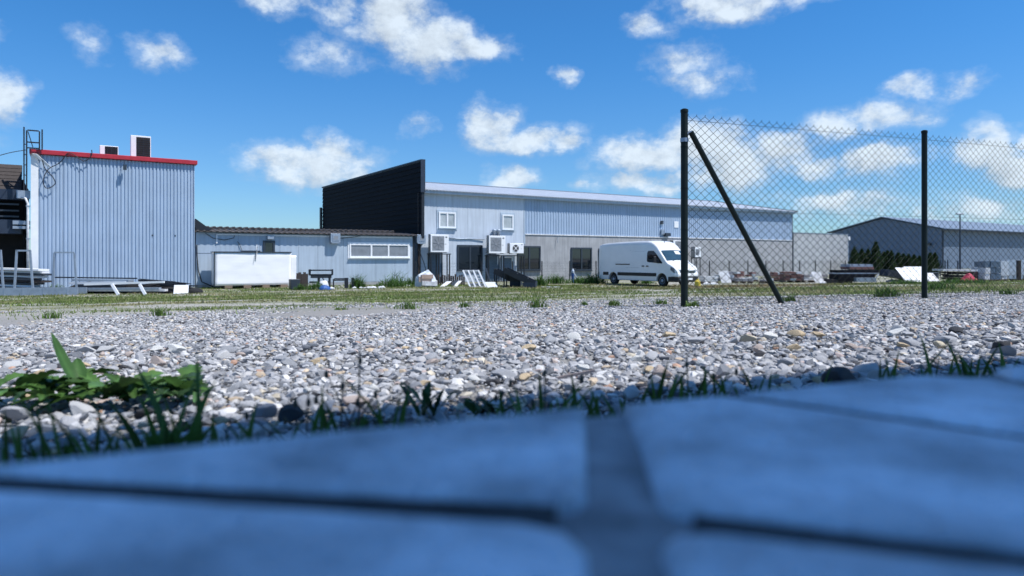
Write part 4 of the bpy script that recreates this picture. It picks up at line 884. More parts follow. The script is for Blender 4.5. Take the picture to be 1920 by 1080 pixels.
# ---- white wrapped stack of panels on a skid
def wrapped_stack():
    y = -1.6; t0 = on_plane(B0, 403, None, y)[0]; t1, z1 = on_plane(B0, 546, 473, y); t2, z2 = on_plane(B0, 555, 479, y)
    o = thing('wrapped_panel_stack', 'big stack of wall panels wrapped in white foil on timber skids', 'panel stack', (B0[0] + U.x * t0 - NN.x * y, B0[1] + U.y * t0 - NN.y * y, 0), ANG)
    w = t1 - t0; zb = .16
    def sheet(x0, x1, yf, yb, za, zt, seed):
        nx, nz = 26, 14; vs = []; r = np.random.default_rng(seed)
        for j in range(nz + 1):
            for i in range(nx + 1):
                x = x0 + (x1 - x0) * i / nx; z = za + (zt - za) * j / nz
                a = float(fbm(np.array([x * 1.3 + z * .8]), np.array([z * 3.2 - x * .4]), seed)[0]) - .5
                vs.append((x, yf + a * .035 - (.012 if 0 < j < nz else 0), z))
        m = MB(); n0 = len(vs); m.add(vs + [(x, yb, z) for x, _, z in vs], [(j * (nx + 1) + i, j * (nx + 1) + i + 1, (j + 1) * (nx + 1) + i + 1, (j + 1) * (nx + 1) + i) for j in range(nz) for i in range(nx)])
        m.f += [(n0 + (j + 1) * (nx + 1) + i, n0 + (j + 1) * (nx + 1) + i + 1, n0 + j * (nx + 1) + i + 1, n0 + j * (nx + 1) + i) for j in range(nz) for i in range(nx)]
        for i in range(nx): m.f += [(i, n0 + i, n0 + i + 1, i + 1), (nz * (nx + 1) + i, nz * (nx + 1) + i + 1, n0 + nz * (nx + 1) + i + 1, n0 + nz * (nx + 1) + i)]
        for j in range(nz): a, b = j * (nx + 1), (j + 1) * (nx + 1); m.f += [(a, b, n0 + b, n0 + a), (a + nx, n0 + a + nx, n0 + b + nx, b + nx)]
        return m
    sheet(0, w, 0, 1.1, zb, z1 - .03, 31).build('wrapped_bundle', M['foil'], o, smooth=True)
    sheet(w + .03, w + .03 + (t2 - t1), .05, 1.0, zb + .12, z2, 33).build('small_bundle', M['foil'], o, smooth=True)
    MB().box(-.05, w, -.06, 1.15, z1 - .025, z1 + .025).build('cover_sheet', M['anthr'], o)
    MB().box(-.06, -.012, -.03, .05, zb, z1 - .03).build('edge_guard', M['anthr'], o)
    for k in range(4): MB().box(.5 + k * (w - 1.1) / 3, .9 + k * (w - 1.1) / 3, -.02, 1.1, 0, zb - .003).build('skid', M['wood'], o)
    MB().box(w * .525, w * .535, -.085, -.065, z1 - .35, z1 + .42).build('strap', M['white'], o)
    MB().tube([(w * .505, -.09, z1 - .5), (w * .52, -.10, z1 - .1), (w * .54, -.06, z1 + .3)], .015, 5).build('rope', M['cable'], o)
    MB().box(w * .35, w * .60, .3, .4, z1 + .028, z1 + .09).build('batten', M['anthr'], o)
wrapped_stack()

# ---- dark upright boards, angle frames and bin next to the stack
for i, px in enumerate((558, 562, 567, 571, 575)):
    d = 38.6 + .1 * i; h = zy(511 - (i % 2), d)
    single('dark_board', 'blackened upright board leaning in the row beside the white wrapped stack', 'board', MB().box(-.075, .075, -.02, .02, 0, h - random.uniform(0, .12)), M['darkwood'], place(px, d), ANG + .2, 'dark boards beside the wrapped stack')
single('bin', 'small grey bin at the foot of the white wrapped stack', 'bin', MB().prism([(-.22, 0), (.22, 0), (.26, .55), (-.26, .55)], -.2, .2, 'y'), M['anthr'], place(552, 37.2), ANG, bevel=.02)
def steel_frame():
    d = 38.0; o = thing('steel_cage', 'black welded steel cage frame beside the dark boards', 'frame', place(602, d), ANG * .4); w = W1(582, 623, d) / 2; h = zy(505, d); m = M['blackm']
    for x in (-w, w):
        for y in (-.4, .4): MB().box(x - .04, x + .04, y - .04, y + .04, .75 if y > 0 else .75, h).build('upright', m, o)
    for x in (-w * .2, w * .75): MB().box(x - .05, x + .05, -.45, -.36, 0, .75).build('leg', m, o)
    for x in (-w * .2, w * .75): MB().box(x - .05, x + .05, .36, .45, 0, .75).build('leg', m, o)
    for z in (h - .05, h * .72, .76): 
        for y in (-.4, .4): MB().box(-w, w, y - .03, y + .03, z - .03, z + .03).build('rail', m, o)
    for x in (-w, w):
        for z in (h - .05, .82): MB().box(x - .03, x + .03, -.36, .36, z - .03, z + .028).build('side_rail', m, o)
    for k in range(7): MB().box(-w + .05, w - .05, -.05 + .06 * k, -.02 + .06 * k, h * .55, h * .70).build('slat', M['anthr'], o)
    MB().bar((w * .05, -.41, .70), (w * .7, -.41, .08), .07, .05).build('diagonal', m, o); MB().box(-w, w * .8, -.44, -.38, .35, .42).build('rail', m, o)
steel_frame()
def low_frame():
    d = 38.6; o = thing('trestle', 'low black steel trestle with twin end posts by the weeds', 'frame', place(644, d), ANG * .6); w = W1(626, 660, d) / 2; h = zy(521, d)
    for x, t in ((w - .35, .10), (w, .07)): MB().box(x - t, x + t, -.06, .06, 0, h).build('post', M['blackm'], o)
    for z in (h - .05, .45): MB().box(-w, w - .46, -.03, .03, z - .035, z + .035).build('rail', M['blackm'], o)
    MB().box(-w - .07, -w, -.06, .06, 0, h - .06).build('post', M['blackm'], o)
low_frame()
def rubble(label, px0, px1, d, n, hmax, seed, m='rubble'):
    r = random.Random(seed); o = thing('rubble_heap', label, 'rubble', place((px0 + px1) / 2, d), ANG * .5); w = W1(px0, px1, d) / 2
    for k in range(n):
        x = r.uniform(-w, w); s = r.uniform(.5, 1) * hmax; v, f = ico(1); q = v * np.array([r.uniform(.7, 1.4), r.uniform(.6, 1), r.uniform(.35, .7)]) * s; q *= (1 + .25 * np.array([r.random() for _ in q])[:, None])
        mb = MB(); mb.add([(x + a, b + r.uniform(-.01, .01), c + s * .25) for a, b, c in q], f.tolist()); mb.build('chunk', M[m], o)
rubble('pale rubble under the black steel cage frame', 583, 625, 37.4, 12, .16, 1); rubble('white rubble strewn in front of the weeds by the low building', 662, 720, 38.4, 16, .14, 2); rubble('white spilled rubble beside the plastic wrapped heap', 735, 768, 41.5, 10, .12, 3)
single('sack', 'white and blue sack lying under the steel cage frame', 'sack', MB().lathe([(.05, 0), (.28, .03), (.30, .2), (.22, .42), (.05, .48)], (0, 0, 0), 'z', 12), M['white_dirty'], place(607, 37.7), 0, smooth=True)
single('tarpaulin', 'crumpled blue tarpaulin at the foot of the steel cage frame', 'tarpaulin', MB().lathe([(.36, 0), (.33, .1), (.2, .2), (.05, .24)], (0, 0, 0), 'z', 9), M['bluep'], place(608, 37.1), 0)

# ---- left foreground: grey rack, profiles, loose frames
def grey_rack():
    d = 31.0; o = thing('steel_rack', 'light grey steel rack with leaning hoops on a long base beam', 'rack', place(64, d), ANG * .35); w = W1(-30, 139, d) / 2; P = lambda px: W1(64, px, d)
    zb0 = zy(552, d); g = gz(*at_depth(64, d)); zz = lambda py: zy(py, d) - g
    MB().box(P(-30), P(139), -.10, 0, 0.02, zz(539)).build('base_beam', M['galv'], o)
    MB().box(P(-30), P(139), .9, 1.0, 0.02, zz(541)).build('base_beam', M['galv'], o)
    for px in (15, 45, 80, 121): MB().box(P(px), P(px) + .05, -.112, -.101, .02, zz(540)).build('beam_stiffener', M['galv'], o)
    for pt, pb, yo in ((9, 14, -.05), (36, 32, -.05), (58, 63, -.05), (82, 80, .95), (117, 121, .95)):
        MB().bar((P(pt), yo, zz(469 if yo < 0 else 474)), (P(pb), yo, zz(545)), .075, .075, (0, 1, 0)).build('upright', M['galv'], o)
    for a, b, yo, py in ((-12, 10, -.05, 470), (35, 59, -.05, 470), (82, 117, .95, 473)): MB().bar((P(a), yo, zz(py)), (P(b), yo, zz(py)), .075, .075).build('top_bar', M['galv'], o)
    MB().bar((P(-12), -.05, zz(470)), (P(-14), -.05, zz(545)), .075, .075, (0, 1, 0)).build('upright', M['galv'], o)
grey_rack()
def long_bar(label, px0, px1, py0, py1, d, h, dep, m, group, name='profile'):
    a = at_depth(px0, d); b = at_depth(px1, d); A_ = Vector((a[0], a[1], zy(py0, d))); B_ = Vector((b[0], b[1], zy(py1, d))); c = (A_ + B_) / 2
    mb = MB().bar(A_ - c, B_ - c, dep, h); o = mb.build(name, m); o.location = c; return tag(o, label, 'profile', group)
r = random.Random(9)
for k in range(9):
    py = 505 + k * 4.3; long_bar(('white ' if k in (0, 1, 3, 7) else 'dark ') + 'long profile behind the grey rack, ' + 'topmost|second from the top|third from the top|fourth from the top|middle one|fourth from the bottom|third from the bottom|second from the bottom|lowest'.split('|')[k] + ' of its stack', -40 + r.uniform(0, 40), 78 + r.uniform(-6, 22) - (6 if k > 3 else 0), py - 2, py + 1.4, 32.6 + .1 * r.random(), .085, .5 + r.uniform(0, .3), M['white'] if k in (0, 1, 3, 7) else M['darkwood'] if k % 2 else M['anthr'], 'profiles stacked behind the grey rack')
long_bar('thin dark rail lying along the foot of the ribbed hall', 104, 257, 520, 522, 34.2, .06, .08, M['blackm'], None, 'rail')
for k, (p0, p1, y0, y1, m) in enumerate(((140, 246, 525, 526, 'galv'), (134, 240, 531, 529, 'white'), (146, 236, 535, 533, 'anthr'), (150, 232, 538.5, 538, 'blackm'), (142, 312, 544, 544, 'white_dirty'), (150, 300, 541.5, 541, 'galv'))):
    long_bar(['grey square profile on top of the low pile before the ribbed hall', 'white profile just under the top one before the ribbed hall', 'dark profile in the middle of the low pile before the ribbed hall', 'thin black profile low in the pile before the ribbed hall', 'longest dirty white profile at the bottom of the pile before the ribbed hall', 'long grey profile lying on the bottom white one before the ribbed hall'][k], p0, p1, y0, y1, 32.9 - .08 * k, .10 if k != 3 else .07, .5 - .05 * k, M[m], 'profiles piled before the ribbed hall')
def white_frame():
    d = 31.6; o = thing('white_trestle', 'white steel frame with two slanting legs lying on the profile pile', 'frame', place(222, d), ANG * .2); g = gz(*at_depth(222, d)); P = lambda px: W1(222, px, d); zz = lambda py: zy(py, d) - g
    MB().bar((P(162), 0, zz(533)), (P(304), 0, zz(529)), .10, .09).build('top_rail', M['white'], o)
    for a, b in ((211, 230), (260, 277)): MB().bar((P(a), -.02, zz(533)), (P(b), -.45, zz(552)), .12, .06, (0, 1, 0)).build('leg', M['white'], o)
white_frame()
single('white_board', 'small white board propped at the end of the profile pile', 'board', MB().add([(-.33, 0, 0.02), (.32, 0, .06), (.24, .30, .42), (-.40, .30, .42), (-.33, .03, 0.02), (.32, .03, .06), (.24, .33, .42), (-.40, .33, .42)], [(0, 1, 2, 3), (7, 6, 5, 4), (0, 4, 5, 1), (1, 5, 6, 2), (2, 6, 7, 3), (3, 7, 4, 0)]), M['white'], place(339, 32.0), .1)
for k in range(34):
    a = r.uniform(258, 300); b = a + r.uniform(45, 80); py = 522 + r.uniform(0, 5) + (a - 258) * .14; d = 33.4 + r.uniform(-.4, .4)
    long_bar('black iron bar in the tangled heap beside the small white board', a, min(b, 371), py, min(py + r.uniform(5, 14), 546), d, .035, .05, M['blackm'], 'black bars heaped beside the white board', 'iron_bar')
single('rubble_pile', 'long low dark scrap heap beneath the metal profiles before the ribbed hall', 'scrap heap', (lambda v, f: MB().add([(a * 2.5, b * .45, max(0, c) ** .6 * .50 * (1 + .25 * math.sin(9 * a + 3 * b))) for a, b, c in v.tolist()], f.tolist()))(*ico(3)), M['dark'], place(215, 33.5), ANG * .2)
single('rubble_pile', 'low dark scrap heap beneath the black iron bars', 'scrap heap', (lambda v, f: MB().add([(a * 1.55, b * .5, max(0, c) * .42 * (1 + .3 * math.sin(7 * a + 3 * b))) for a, b, c in v.tolist()], f.tolist()))(*ico(3)), M['dark'], place(318, 33.6), ANG * .3)

# ---- in front of the long hall
def plastic_heap():
    d = 41.0; o = thing('wrapped_heap', 'heap of cardboard under clear crumpled plastic film by the low building end', 'heap', place(797, d), ANG * .5)
    v, f = ico(3); q = v * np.array([.66, .5, .98]); n = fbm(v[:, 0] * 3 + 5, v[:, 2] * 3 + v[:, 1] * 2 + 5, 44)[:, None]; q = q * (.75 + .5 * n); q[:, 2] = np.maximum(q[:, 2], -.0)
    MB().add([tuple(p) for p in q], f.tolist()).build('film', M['foilt'], o)
    for x, y, z, w, h, a, m in ((-.08, -.55, .30, .36, .18, .1, 'card'), (.12, -.68, .10, .40, .15, -.15, 'white_dirty'), (.05, -.60, .48, .34, .14, .05, 'card'), (.42, -.55, 0.02, .22, .16, .3, 'white_dirty')):
        MB().add([(x - w + math.sin(a) * 0, y, z), (x + w, y, z + a * .3), (x + w, y, z + h * 1.6 + a * .3), (x - w, y, z + h * 1.6), (x - w, y + .5, z), (x + w, y + .5, z + a * .3), (x + w, y + .5, z + h * 1.6 + a * .3), (x - w, y + .5, z + h * 1.6)], [(0, 1, 2, 3), (7, 6, 5, 4), (0, 4, 5, 1), (1, 5, 6, 2), (2, 6, 7, 3), (3, 7, 4, 0)]).build('carton', M[m], o)
plastic_heap()
def slab(label, px0, px1, px2, py0, py1, d, m, group=None, name='board', lean=.5, wd=None):
    """board leaning back: bottom edge px0-px1 on the ground, top shifted to px2"""
    x0, x1, x2 = (W1(px0, p, d) for p in (px0, px1, px2)); g = gz(*at_depth(px0, d)); h = zy(py0, d) - g
    vs = [(0, 0, 0), (x1, 0, 0), (x2 + x1, lean, h), (x2, lean, h)]; vs = vs + [(a, b + .05, c) for a, b, c in vs]
    return single(name, label, 'board', MB().add(vs, [(0, 1, 2, 3), (7, 6, 5, 4), (0, 4, 5, 1), (1, 5, 6, 2), (2, 6, 7, 3), (3, 7, 4, 0)]), M[m], place(px0, d), 0, group)
slab('pale stone slab leaning right beside the plastic heap', 825, 835, 836, 528, 543, 41, 'rubble'); slab('white narrow slab leaning next to the white pallet', 850, 857, 858, 527, 542, 41.2, 'white_dirty'); slab('grey slab leaning between the two pale slabs', 843, 850, 851, 526, 541, 41.6, 'anthr')
for i, px in enumerate(range(818, 872, 4)): single('fence_board', 'dark upright board in the row behind the leaning slabs', 'board', MB().box(-.05, .05, -.02, .02, 0, .62 + .08 * math.sin(i * 2.3)), M['darkwood'], place(px, 42.6), ANG, 'dark boards behind the leaning slabs')
def white_pallet():
    d = 40.2; o = thing('pallet', 'white slatted pallet frame leaning back in front of the dark window', 'pallet', place(882, d), 0.05); 
    X = lambda px: W1(882, px, d); g = gz(*at_depth(882, d)); hz_ = zy(507, d) - g; sh = X(868); wd = W1(884, 913, d); top = .55
    def pt(u, v, o_=0): return (u * wd + sh * v, top * v + o_, hz_ * v)
    def plank(u0, v0, u1, v1, t, o_, m, nm): a, b = Vector(pt(u0, v0, o_)), Vector(pt(u1, v1, o_)); MB().bar(a, b, t, .03, (0, 1, 0)).build(nm, m, o)
    for u in (0, .33, .66, 1): plank(u, 0, u, 1, .09, -.03, M['white'], 'stile')
    for v in (.02, .34, .5, .66, .97): plank(0, v, 1, v, .08, .02, M['white_dirty'], 'slat')
    for v in (.15, .82): plank(0, v, 1, v, .13, .05, M['greyg'], 'slat')
white_pallet()
slab('white square board leaning on the slatted pallet', 914, 934, 908, 529, 547, 39.6, 'white', lean=.2)
slab('thin white edged dark panel leaning behind the slatted pallet', 920, 923, 909, 503, 533, 40.6, 'anthr')
def black_bins():
    for k, (lb, px, d, l0, rz) in enumerate((('black open metal trough tipped on top of another by the window', 948, 41.0, 2.0, -.1), ('black open metal trough sloping down to the grass with its open side up', 966, 39.6, 2.3, -.12))):
        o = thing('metal_trough', lb, 'trough', place(px - 24, d), rz, 'black metal troughs'); g = gz(*at_depth(px, d)); h0 = 1.15 - k * .0; lw = 1.3
        hi = (0, zy(503 - 2 * k, d) - g); lo = (W1(px - 24, px + (34 if k else 24), d), .05)
        dx = Vector((lo[0], 0, lo[1] - hi[1])); n = Vector((-dx.z, 0, dx.x)).normalized()
        A_, B_ = Vector((0, 0, hi[1] - .3)), Vector((lo[0], 0, lo[1]))
        MB().add([A_, B_, B_ + Vector((0, lw, 0)), A_ + Vector((0, lw, 0)), A_ + n * .04, B_ + n * .04, B_ + Vector((0, lw, 0)) + n * .04, A_ + Vector((0, lw, 0)) + n * .04], [(0, 3, 2, 1), (4, 5, 6, 7), (0, 1, 5, 4), (1, 2, 6, 5), (2, 3, 7, 6), (3, 0, 4, 7)]).build('bottom', M['blackm'], o)
        for y in (0, lw): MB().bar(A_ + n * .16 + Vector((0, y, 0)), B_ + n * .16 + Vector((0, y, 0)), .05, .30).build('side', M['blackm'], o)
        MB().bar(B_ + n * .15 + Vector((.02, -.03, 0)), B_ + n * .15 + Vector((.02, lw + .03, 0)), .05, .28).build('end_plate', M['navy'], o)
        MB().bar(A_ + n * .15 + Vector((0, 0, 0)), A_ + n * .15 + Vector((0, lw, 0)), .05, .28).build('end_plate', M['blackm'], o)
        for f in (.35, .7): MB().bar(A_.lerp(B_, f) + n * .25, A_.lerp(B_, f) + n * .25 + Vector((0, lw, 0)), .05, .05).build('cross_bar', M['anthr'], o)
        for y in (.1, lw - .1): MB().box(.05, .12, y - .04, y + .04, 0, hi[1] - .36).build('leg', M['blackm'], o)
        MB().box(W1(px - 24, px + (14 if k else 8), d), W1(px - 24, px + (34 if k else 24), d) + .1, -.05, lw + .05, .0, .28).build('foot_box', M['navy'], o)
black_bins()
def standpipe():
    d = 47.5; o = thing('standpipe', 'blue standpipe with a tap in front of the concrete wall', 'standpipe', place(1074, d), 0); h = zy(505, d)
    MB().tube([(0, 0, 0), (0, 0, h - .25)], .10, 12).build('pipe', M['bluep'], o); MB().lathe([(.12, h - .26), (.12, h - .12), (.06, h), (.03, h + .05)], (0, 0, 0), 'z', 12).build('valve', M['galv'], o); MB().tube([(-.22, 0, h + .03), (.22, 0, h + .03)], .025, 6).build('handle', M['anthr'], o)
standpipe()
long_bar('white plank leaning from the standpipe to the grass', 1075, 1090, 509, 536, 47.0, .08, .10, M['white'], None, 'plank')
long_bar('white beam lying in the grass before the standpipe', 1015, 1050, 539, 539, 40.0, .10, .2, M['white_dirty'], None, 'beam')

# ---- right: pallets of stone, stacks, sheets behind the wire fence
def block_stack(label, px0, px1, py0, d, m, group, rows=3, cols=4, cat='pallet', film=False, seed=0, name='stone_pallet', base=True):
    r = random.Random(seed); o = thing(name, label, cat, place((px0 + px1) / 2, d), r.uniform(-.15, .25), group); w = W1(px0, px1, d); h = max(.2, zy(py0, d)); dep = min(1.1, w); zb = .13 if base else 0
    if base:
        for x in (-.45, 0, .45): MB().box(w * x - .05, w * x + .05, -dep / 2, dep / 2, 0, .09).build('bearer', M['wood'], o)
        MB().box(-w / 2, w / 2, -dep / 2, dep / 2, .092, .127).build('deck', M['wood'], o)
    ch = (h - zb) / rows; cw_ = w / cols
    for j in range(rows):
        for i in range(cols):
            if j == rows - 1 and r.random() < .3: continue
            e = r.uniform(0, .05); MB().box(-w / 2 + i * cw_ + .015 + e * .3, -w / 2 + (i + 1) * cw_ - .01, -dep / 2 - e, dep / 2 - e, zb + j * ch + .004, zb + (j + 1) * ch - .012 - r.uniform(0, .04)).build('block', M[m] if r.random() < .75 else M['rubble'], o)
    if film: MB().box(-w / 2 - .02, w / 2 + .02, -dep / 2 - .07, dep / 2 + .03, zb + ch * .6, h + .03).build('film', M['foilt'], o)
PAL_ = [(1314, 1340, 517, 46, 'rubble', 2, 3, 'white stone offcuts on the pallet nearest the van nose'), (1341, 1373, 508, 48, 'stonep', 3, 3, 'grey stone pallet with a pale top slab beyond the van'), (1376, 1392, 508, 52, 'brick', 3, 2, 'red brown brick pallet behind the first grey stone pallet'), (1378, 1408, 520, 47, 'stonep', 2, 3, 'low grey stone pallet in front of the brick pallet'), (1410, 1420, 513, 50, 'rubble', 2, 2, 'narrow pale stone pallet between two low grey ones'), (1399, 1414, 510, 53, 'brick', 3, 2, 'small red brick pallet seen over the low grey stones'), (1427, 1446, 518, 47, 'stonep', 3, 3, 'grey paving pallet where the fence brace crosses'), (1446, 1464, 510, 51, 'brick', 3, 2, 'long red brick pallet to the right of the brace'), (1466, 1498, 509, 49, 'brick', 4, 3, 'mottled red and grey brick pallet under the concrete corner'), (1500, 1545, 514, 49, 'stonep', 2, 4, 'flat grey slab pallet before the pale concrete building')]
for i, (a, b, c, d, m, ro, co, lb) in enumerate(PAL_): block_stack(lb, a, b, c, d, m, 'stone and brick pallets behind the fence', ro, co, seed=i)
slab('pale slab standing on the grey stone pallet beyond the van', 1353, 1372, 1349, 508, 525, 47.2, 'white_dirty', lean=.25); slab('pale pink slab leaning on the flat slab pallet', 1529, 1547, 1523, 510, 524, 47.6, 'white_dirty', lean=.25)
rubble('white stone chips heaped beside the van nose', 1318, 1345, 44.5, 14, .16, 5); rubble('white stone chips at the foot of the flat slab pallet', 1535, 1562, 46.5, 12, .15, 6)
single('yellow_marker', 'small yellow canister in the grass beside the van bumper', 'canister', MB().lathe([(.14, 0), (.16, .05), (.16, .3), (.08, .38), (.06, .44)], (0, 0, 0), 'z', 12), M['yellow'], place(1308, 38.0), 0)
for i, (a, b, y0, y1, m, d) in enumerate(((1562, 1632, 526, 513, 'black', 46.5), (1596, 1634, 528, 520, 'galv', 46.2), (1560, 1646, 513.5, 511, 'galv', 46.6), (1563, 1640, 511, 506, 'black', 46.8), (1584, 1630, 505, 500, 'brick', 47.2), (1584, 1628, 501, 495, 'galv', 47.4))):
    w = W1(a, b, d); z0, z1 = max(0.02, zy(y0, d)), zy(y1, d); x, y = at_depth((a + b) / 2, d); single('sheet_bundle', ['black bottom bundle of the layered sheet stack before the conifers', 'short grey bundle at the lower end of the layered sheet stack', 'thin grey sheet running the full length of the layered stack', 'long black bundle above the thin grey sheet before the conifers', 'red brown bundle second from the top of the layered stack', 'grey topmost bundle of the layered sheet stack before the conifers'][i], 'bundle', MB().box(-w / 2, w / 2, -.6, .6, 0, z1 - z0 - .01), M[m], (x, y, z0), .06, 'sheet bundles before the conifers')
single('support_block', 'dark support under the layered sheet bundles', 'support', MB().box(-1.2, .2, -.5, .5, 0, .28), M['darkwood'], place(1585, 46.5), .06)
long_bar('bent pale pipe at the end of the sheet bundles', 1634, 1648, 530, 514, 45.8, .06, .06, M['white_dirty'], None, 'pipe')
def tilted(label, px0, px1, py0, py1, th, d, m, dep=1.0):
    a = Vector((*at_depth(px0, d), zy(py0, d))); b = Vector((*at_depth(px1, d), zy(py1, d))); c = (a + b) / 2
    o = MB().bar(a - c, b - c, dep, th).build('slab_bundle', m if not isinstance(m, str) else M[m]); o.location = c; tag(o, label, 'bundle')
    return o
tilted('dark tilted slab bundle sliding off a heap beside the conifers', 1657, 1700, 511, 519, .45, 45.5, 'anthr')
rubble('dark rubble heap under the tilted slab bundle', 1662, 1706, 45.5, 16, .30, 8, 'stonep')
slab('large white sheet leaning by the fence post', 1700, 1731, 1688, 502, 532, 43.5, 'white', lean=.6); slab('broad white sheet leaning next to the fence post', 1716, 1752, 1704, 500, 532, 43.9, 'white', lean=.6); slab('slanting white offcut sheet beyond the fence post', 1746, 1764, 1738, 512, 530, 43.5, 'white_dirty', lean=.4)
single('dark_barrel', 'dark cut barrel standing beyond the fence post', 'barrel', MB().lathe([(.28, 0), (.30, .1), (.30, .55), (.34, .62), (.30, .64)], (0, 0, 0), 'z', 14), M['anthr'], place(1750, 44.5), 0)
tilted('grey slab with a white top lying over the brown plank heap', 1758, 1822, 506, 507, .12, 46.0, 'white_dirty', 1.2)
for k in range(14): long_bar('brown plank in the heap under the white topped slab', 1766 + r.uniform(0, 14), 1806 + r.uniform(0, 18), 510 + k * 1.3, 510 + k * 1.3 + r.uniform(-1, 1.5), 46 + r.uniform(-.3, .3), .045, .5, M['darkwood'] if k % 3 else M['brown'], 'brown planks heaped under the slab', 'plank')
single('red_bundle', 'red folded tarpaulin bundle in front of the brown planks', 'bundle', (lambda v, f: MB().add([(a * .62 + c * .1, b * .35, max(-.02, c) * .42 * (1 + .35 * math.sin(5 * a + 2))) for a, b, c in v.tolist()], f.tolist()))(*ico(3)), M['redp'], place(1815, 44.5), .1)
for i, (a, b, c, d, m, lb) in enumerate(((1820, 1838, 503, 47, 'brick', 'brown crate pallet next to the film wrapped pallets'), (1836, 1866, 493, 46.5, 'door', 'blue grey pallet with clear film over its top'), (1864, 1882, 494, 46.8, 'foilt', 'whitish film wrapped pallet beside the blue grey one'), (1884, 1909, 492, 47.2, 'foilt', 'pale film wrapped pallet next to the brown post'), (1911, 1945, 493, 47.5, 'foilt', 'film wrapped pallet beyond the brown post'))):
    block_stack(lb, a, b, c, d, m, 'film wrapped pallets', 3, 3, film=(m == 'foilt'), seed=40 + i)
single('brown_post', 'short brown post between the film wrapped pallets', 'post', MB().box(-.1, .1, -.1, .1, 0, 1.35), M['brown'], place(1910, 45.8), 0, bevel=.01)
def hedge_fence():
    for i, px in enumerate((1763, 1772, 1777, 1796)): single('fence_post', 'thin dark fence post standing by the last conifer', 'post', MB().box(-.04, .04, -.04, .04, 0, 1.55 - .1 * (i % 2)), M['navy'], place(px, 66 + i), 0, 'thin posts by the conifers')
hedge_fence()
def lamp_post():
    d = 92; o = thing('street_lamp', 'tall thin street lamp with a flat double head before the warehouse', 'street lamp', place(1800, d), 0); h = zy(402, d)
    MB().tube([(0, 0, 0), (0, 0, h * .5), (0, 0, h)], [.12, .10, .07], 10).build('pole', M['navy'], o); MB().box(-.5, .5, -.2, .2, h + .002, h + .16).build('lamp_head', M['galv'], o, bevel=.03); MB().box(-.42, .42, -.16, .16, h - .03, h - .002).build('diffuser', M['white_dirty'], o)
lamp_post()

# ================================================================== VEGETATION
def conifer(label, px, d, ytop, wpx, seed):
    r = np.random.default_rng(seed); x, y = at_depth(px, d); o = thing('conifer', label, 'conifer', (x, y, 0), 0, 'conifers before the warehouse'); h = zy(ytop, d); w = W1(0, wpx, d) / 2
    MB().tube([(0, 0, 0), (0, 0, h * .5), (0, 0, h * .95)], [.07, .05, .012], 7).build('trunk', M['wood'], o)
    n = 1500; z = h * (.03 + .97 * r.random(n) ** .85); rad = w * np.clip(1.05 * (1 - (z / h) ** (2.2 + (seed % 3) * .5)), .04, 1) * (.55 + .5 * r.random(n)) * (1 + .18 * np.sin(z * 5 + seed) + .15 * r.normal(size=n)); a = r.uniform(0, 6.28, n)
    c = np.stack([rad * np.cos(a), rad * np.sin(a), z], 1); up = np.stack([.45 * np.cos(a), .45 * np.sin(a), np.ones(n)], 1) + .35 * r.normal(size=(n, 3)); up /= np.linalg.norm(up, axis=1)[:, None]; sd = np.cross(up, r.normal(size=(n, 3))); sd /= np.linalg.norm(sd, axis=1)[:, None]
    L_ = (.09 + .10 * r.random((n, 1))) * max(.8, h / 3); v = np.stack([c - sd * L_ * .38, c + sd * L_ * .38, c + up * L_ * 1.3], 1).reshape(-1, 3); t = np.arange(3 * n).reshape(-1, 3)
    col = np.array([.022, .045, .016]) * (.6 + .9 * r.random((n, 1))) + np.array([.01, .012, 0]) * r.random((n, 1)); np_mesh('crown', v, t, np.repeat(col, 3, 0), M['blade'], o, smooth=False)
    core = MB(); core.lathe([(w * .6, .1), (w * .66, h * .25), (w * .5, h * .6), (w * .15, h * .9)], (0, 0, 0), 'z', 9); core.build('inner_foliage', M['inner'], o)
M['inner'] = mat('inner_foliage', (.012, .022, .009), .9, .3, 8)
TH = [(1602, 464, 17), (1616, 467, 16), (1628, 467, 14), (1642, 455, 20), (1657, 472, 14), (1664, 470, 13), (1671, 470, 13), (1684, 474, 14), (1694, 476, 14), (1704, 477, 14), (1714, 478, 14), (1724, 480, 12), (1744, 474, 14), (1753, 474, 13)]
LB = {0: 'first conifer beside the end of the concrete building', 3: 'tallest conifer of the row before the warehouse', 12: 'conifer just right of the fence post in the row', 13: 'last conifer of the row beside the thin posts'}
ORD = 'first second third fourth fifth sixth seventh eighth ninth tenth eleventh twelfth thirteenth fourteenth'.split()
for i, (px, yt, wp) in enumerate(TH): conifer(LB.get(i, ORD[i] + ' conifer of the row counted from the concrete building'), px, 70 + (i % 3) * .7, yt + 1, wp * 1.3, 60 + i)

def blades(name, base, h, lean, wid, col, material, parent=None, seg=1):
    """one tapered blade per row: base (n,3), heights, lean vectors (n,2), widths"""
    n = len(base); r = np.random.default_rng(5); a = r.uniform(0, np.pi, n); sd = np.stack([np.cos(a), np.sin(a), np.zeros(n)], 1) * wid[:, None] / 2
    if seg == 1:
        tip = base + np.concatenate([lean, h[:, None]], 1); v = np.stack([base - sd, base + sd, tip], 1).reshape(-1, 3); t = np.arange(3 * n).reshape(-1, 3); c = np.repeat(col, 3, 0)
    else:
        m1 = base + np.concatenate([lean * .22, (h * .5)[:, None]], 1); tip = base + np.concatenate([lean, h[:, None]], 1)
        v = np.stack([base - sd, base + sd, m1 - sd * .8, m1 + sd * .8, tip], 1).reshape(-1, 3); k = np.arange(n)[:, None] * 5
        t = np.concatenate([k + np.array([0, 1, 3]), k + np.array([0, 3, 2]), k + np.array([2, 3, 4])], 1).reshape(-1, 3); c = np.repeat(col, 5, 0)
    return np_mesh(name, v, t, c, material, parent, smooth=False)
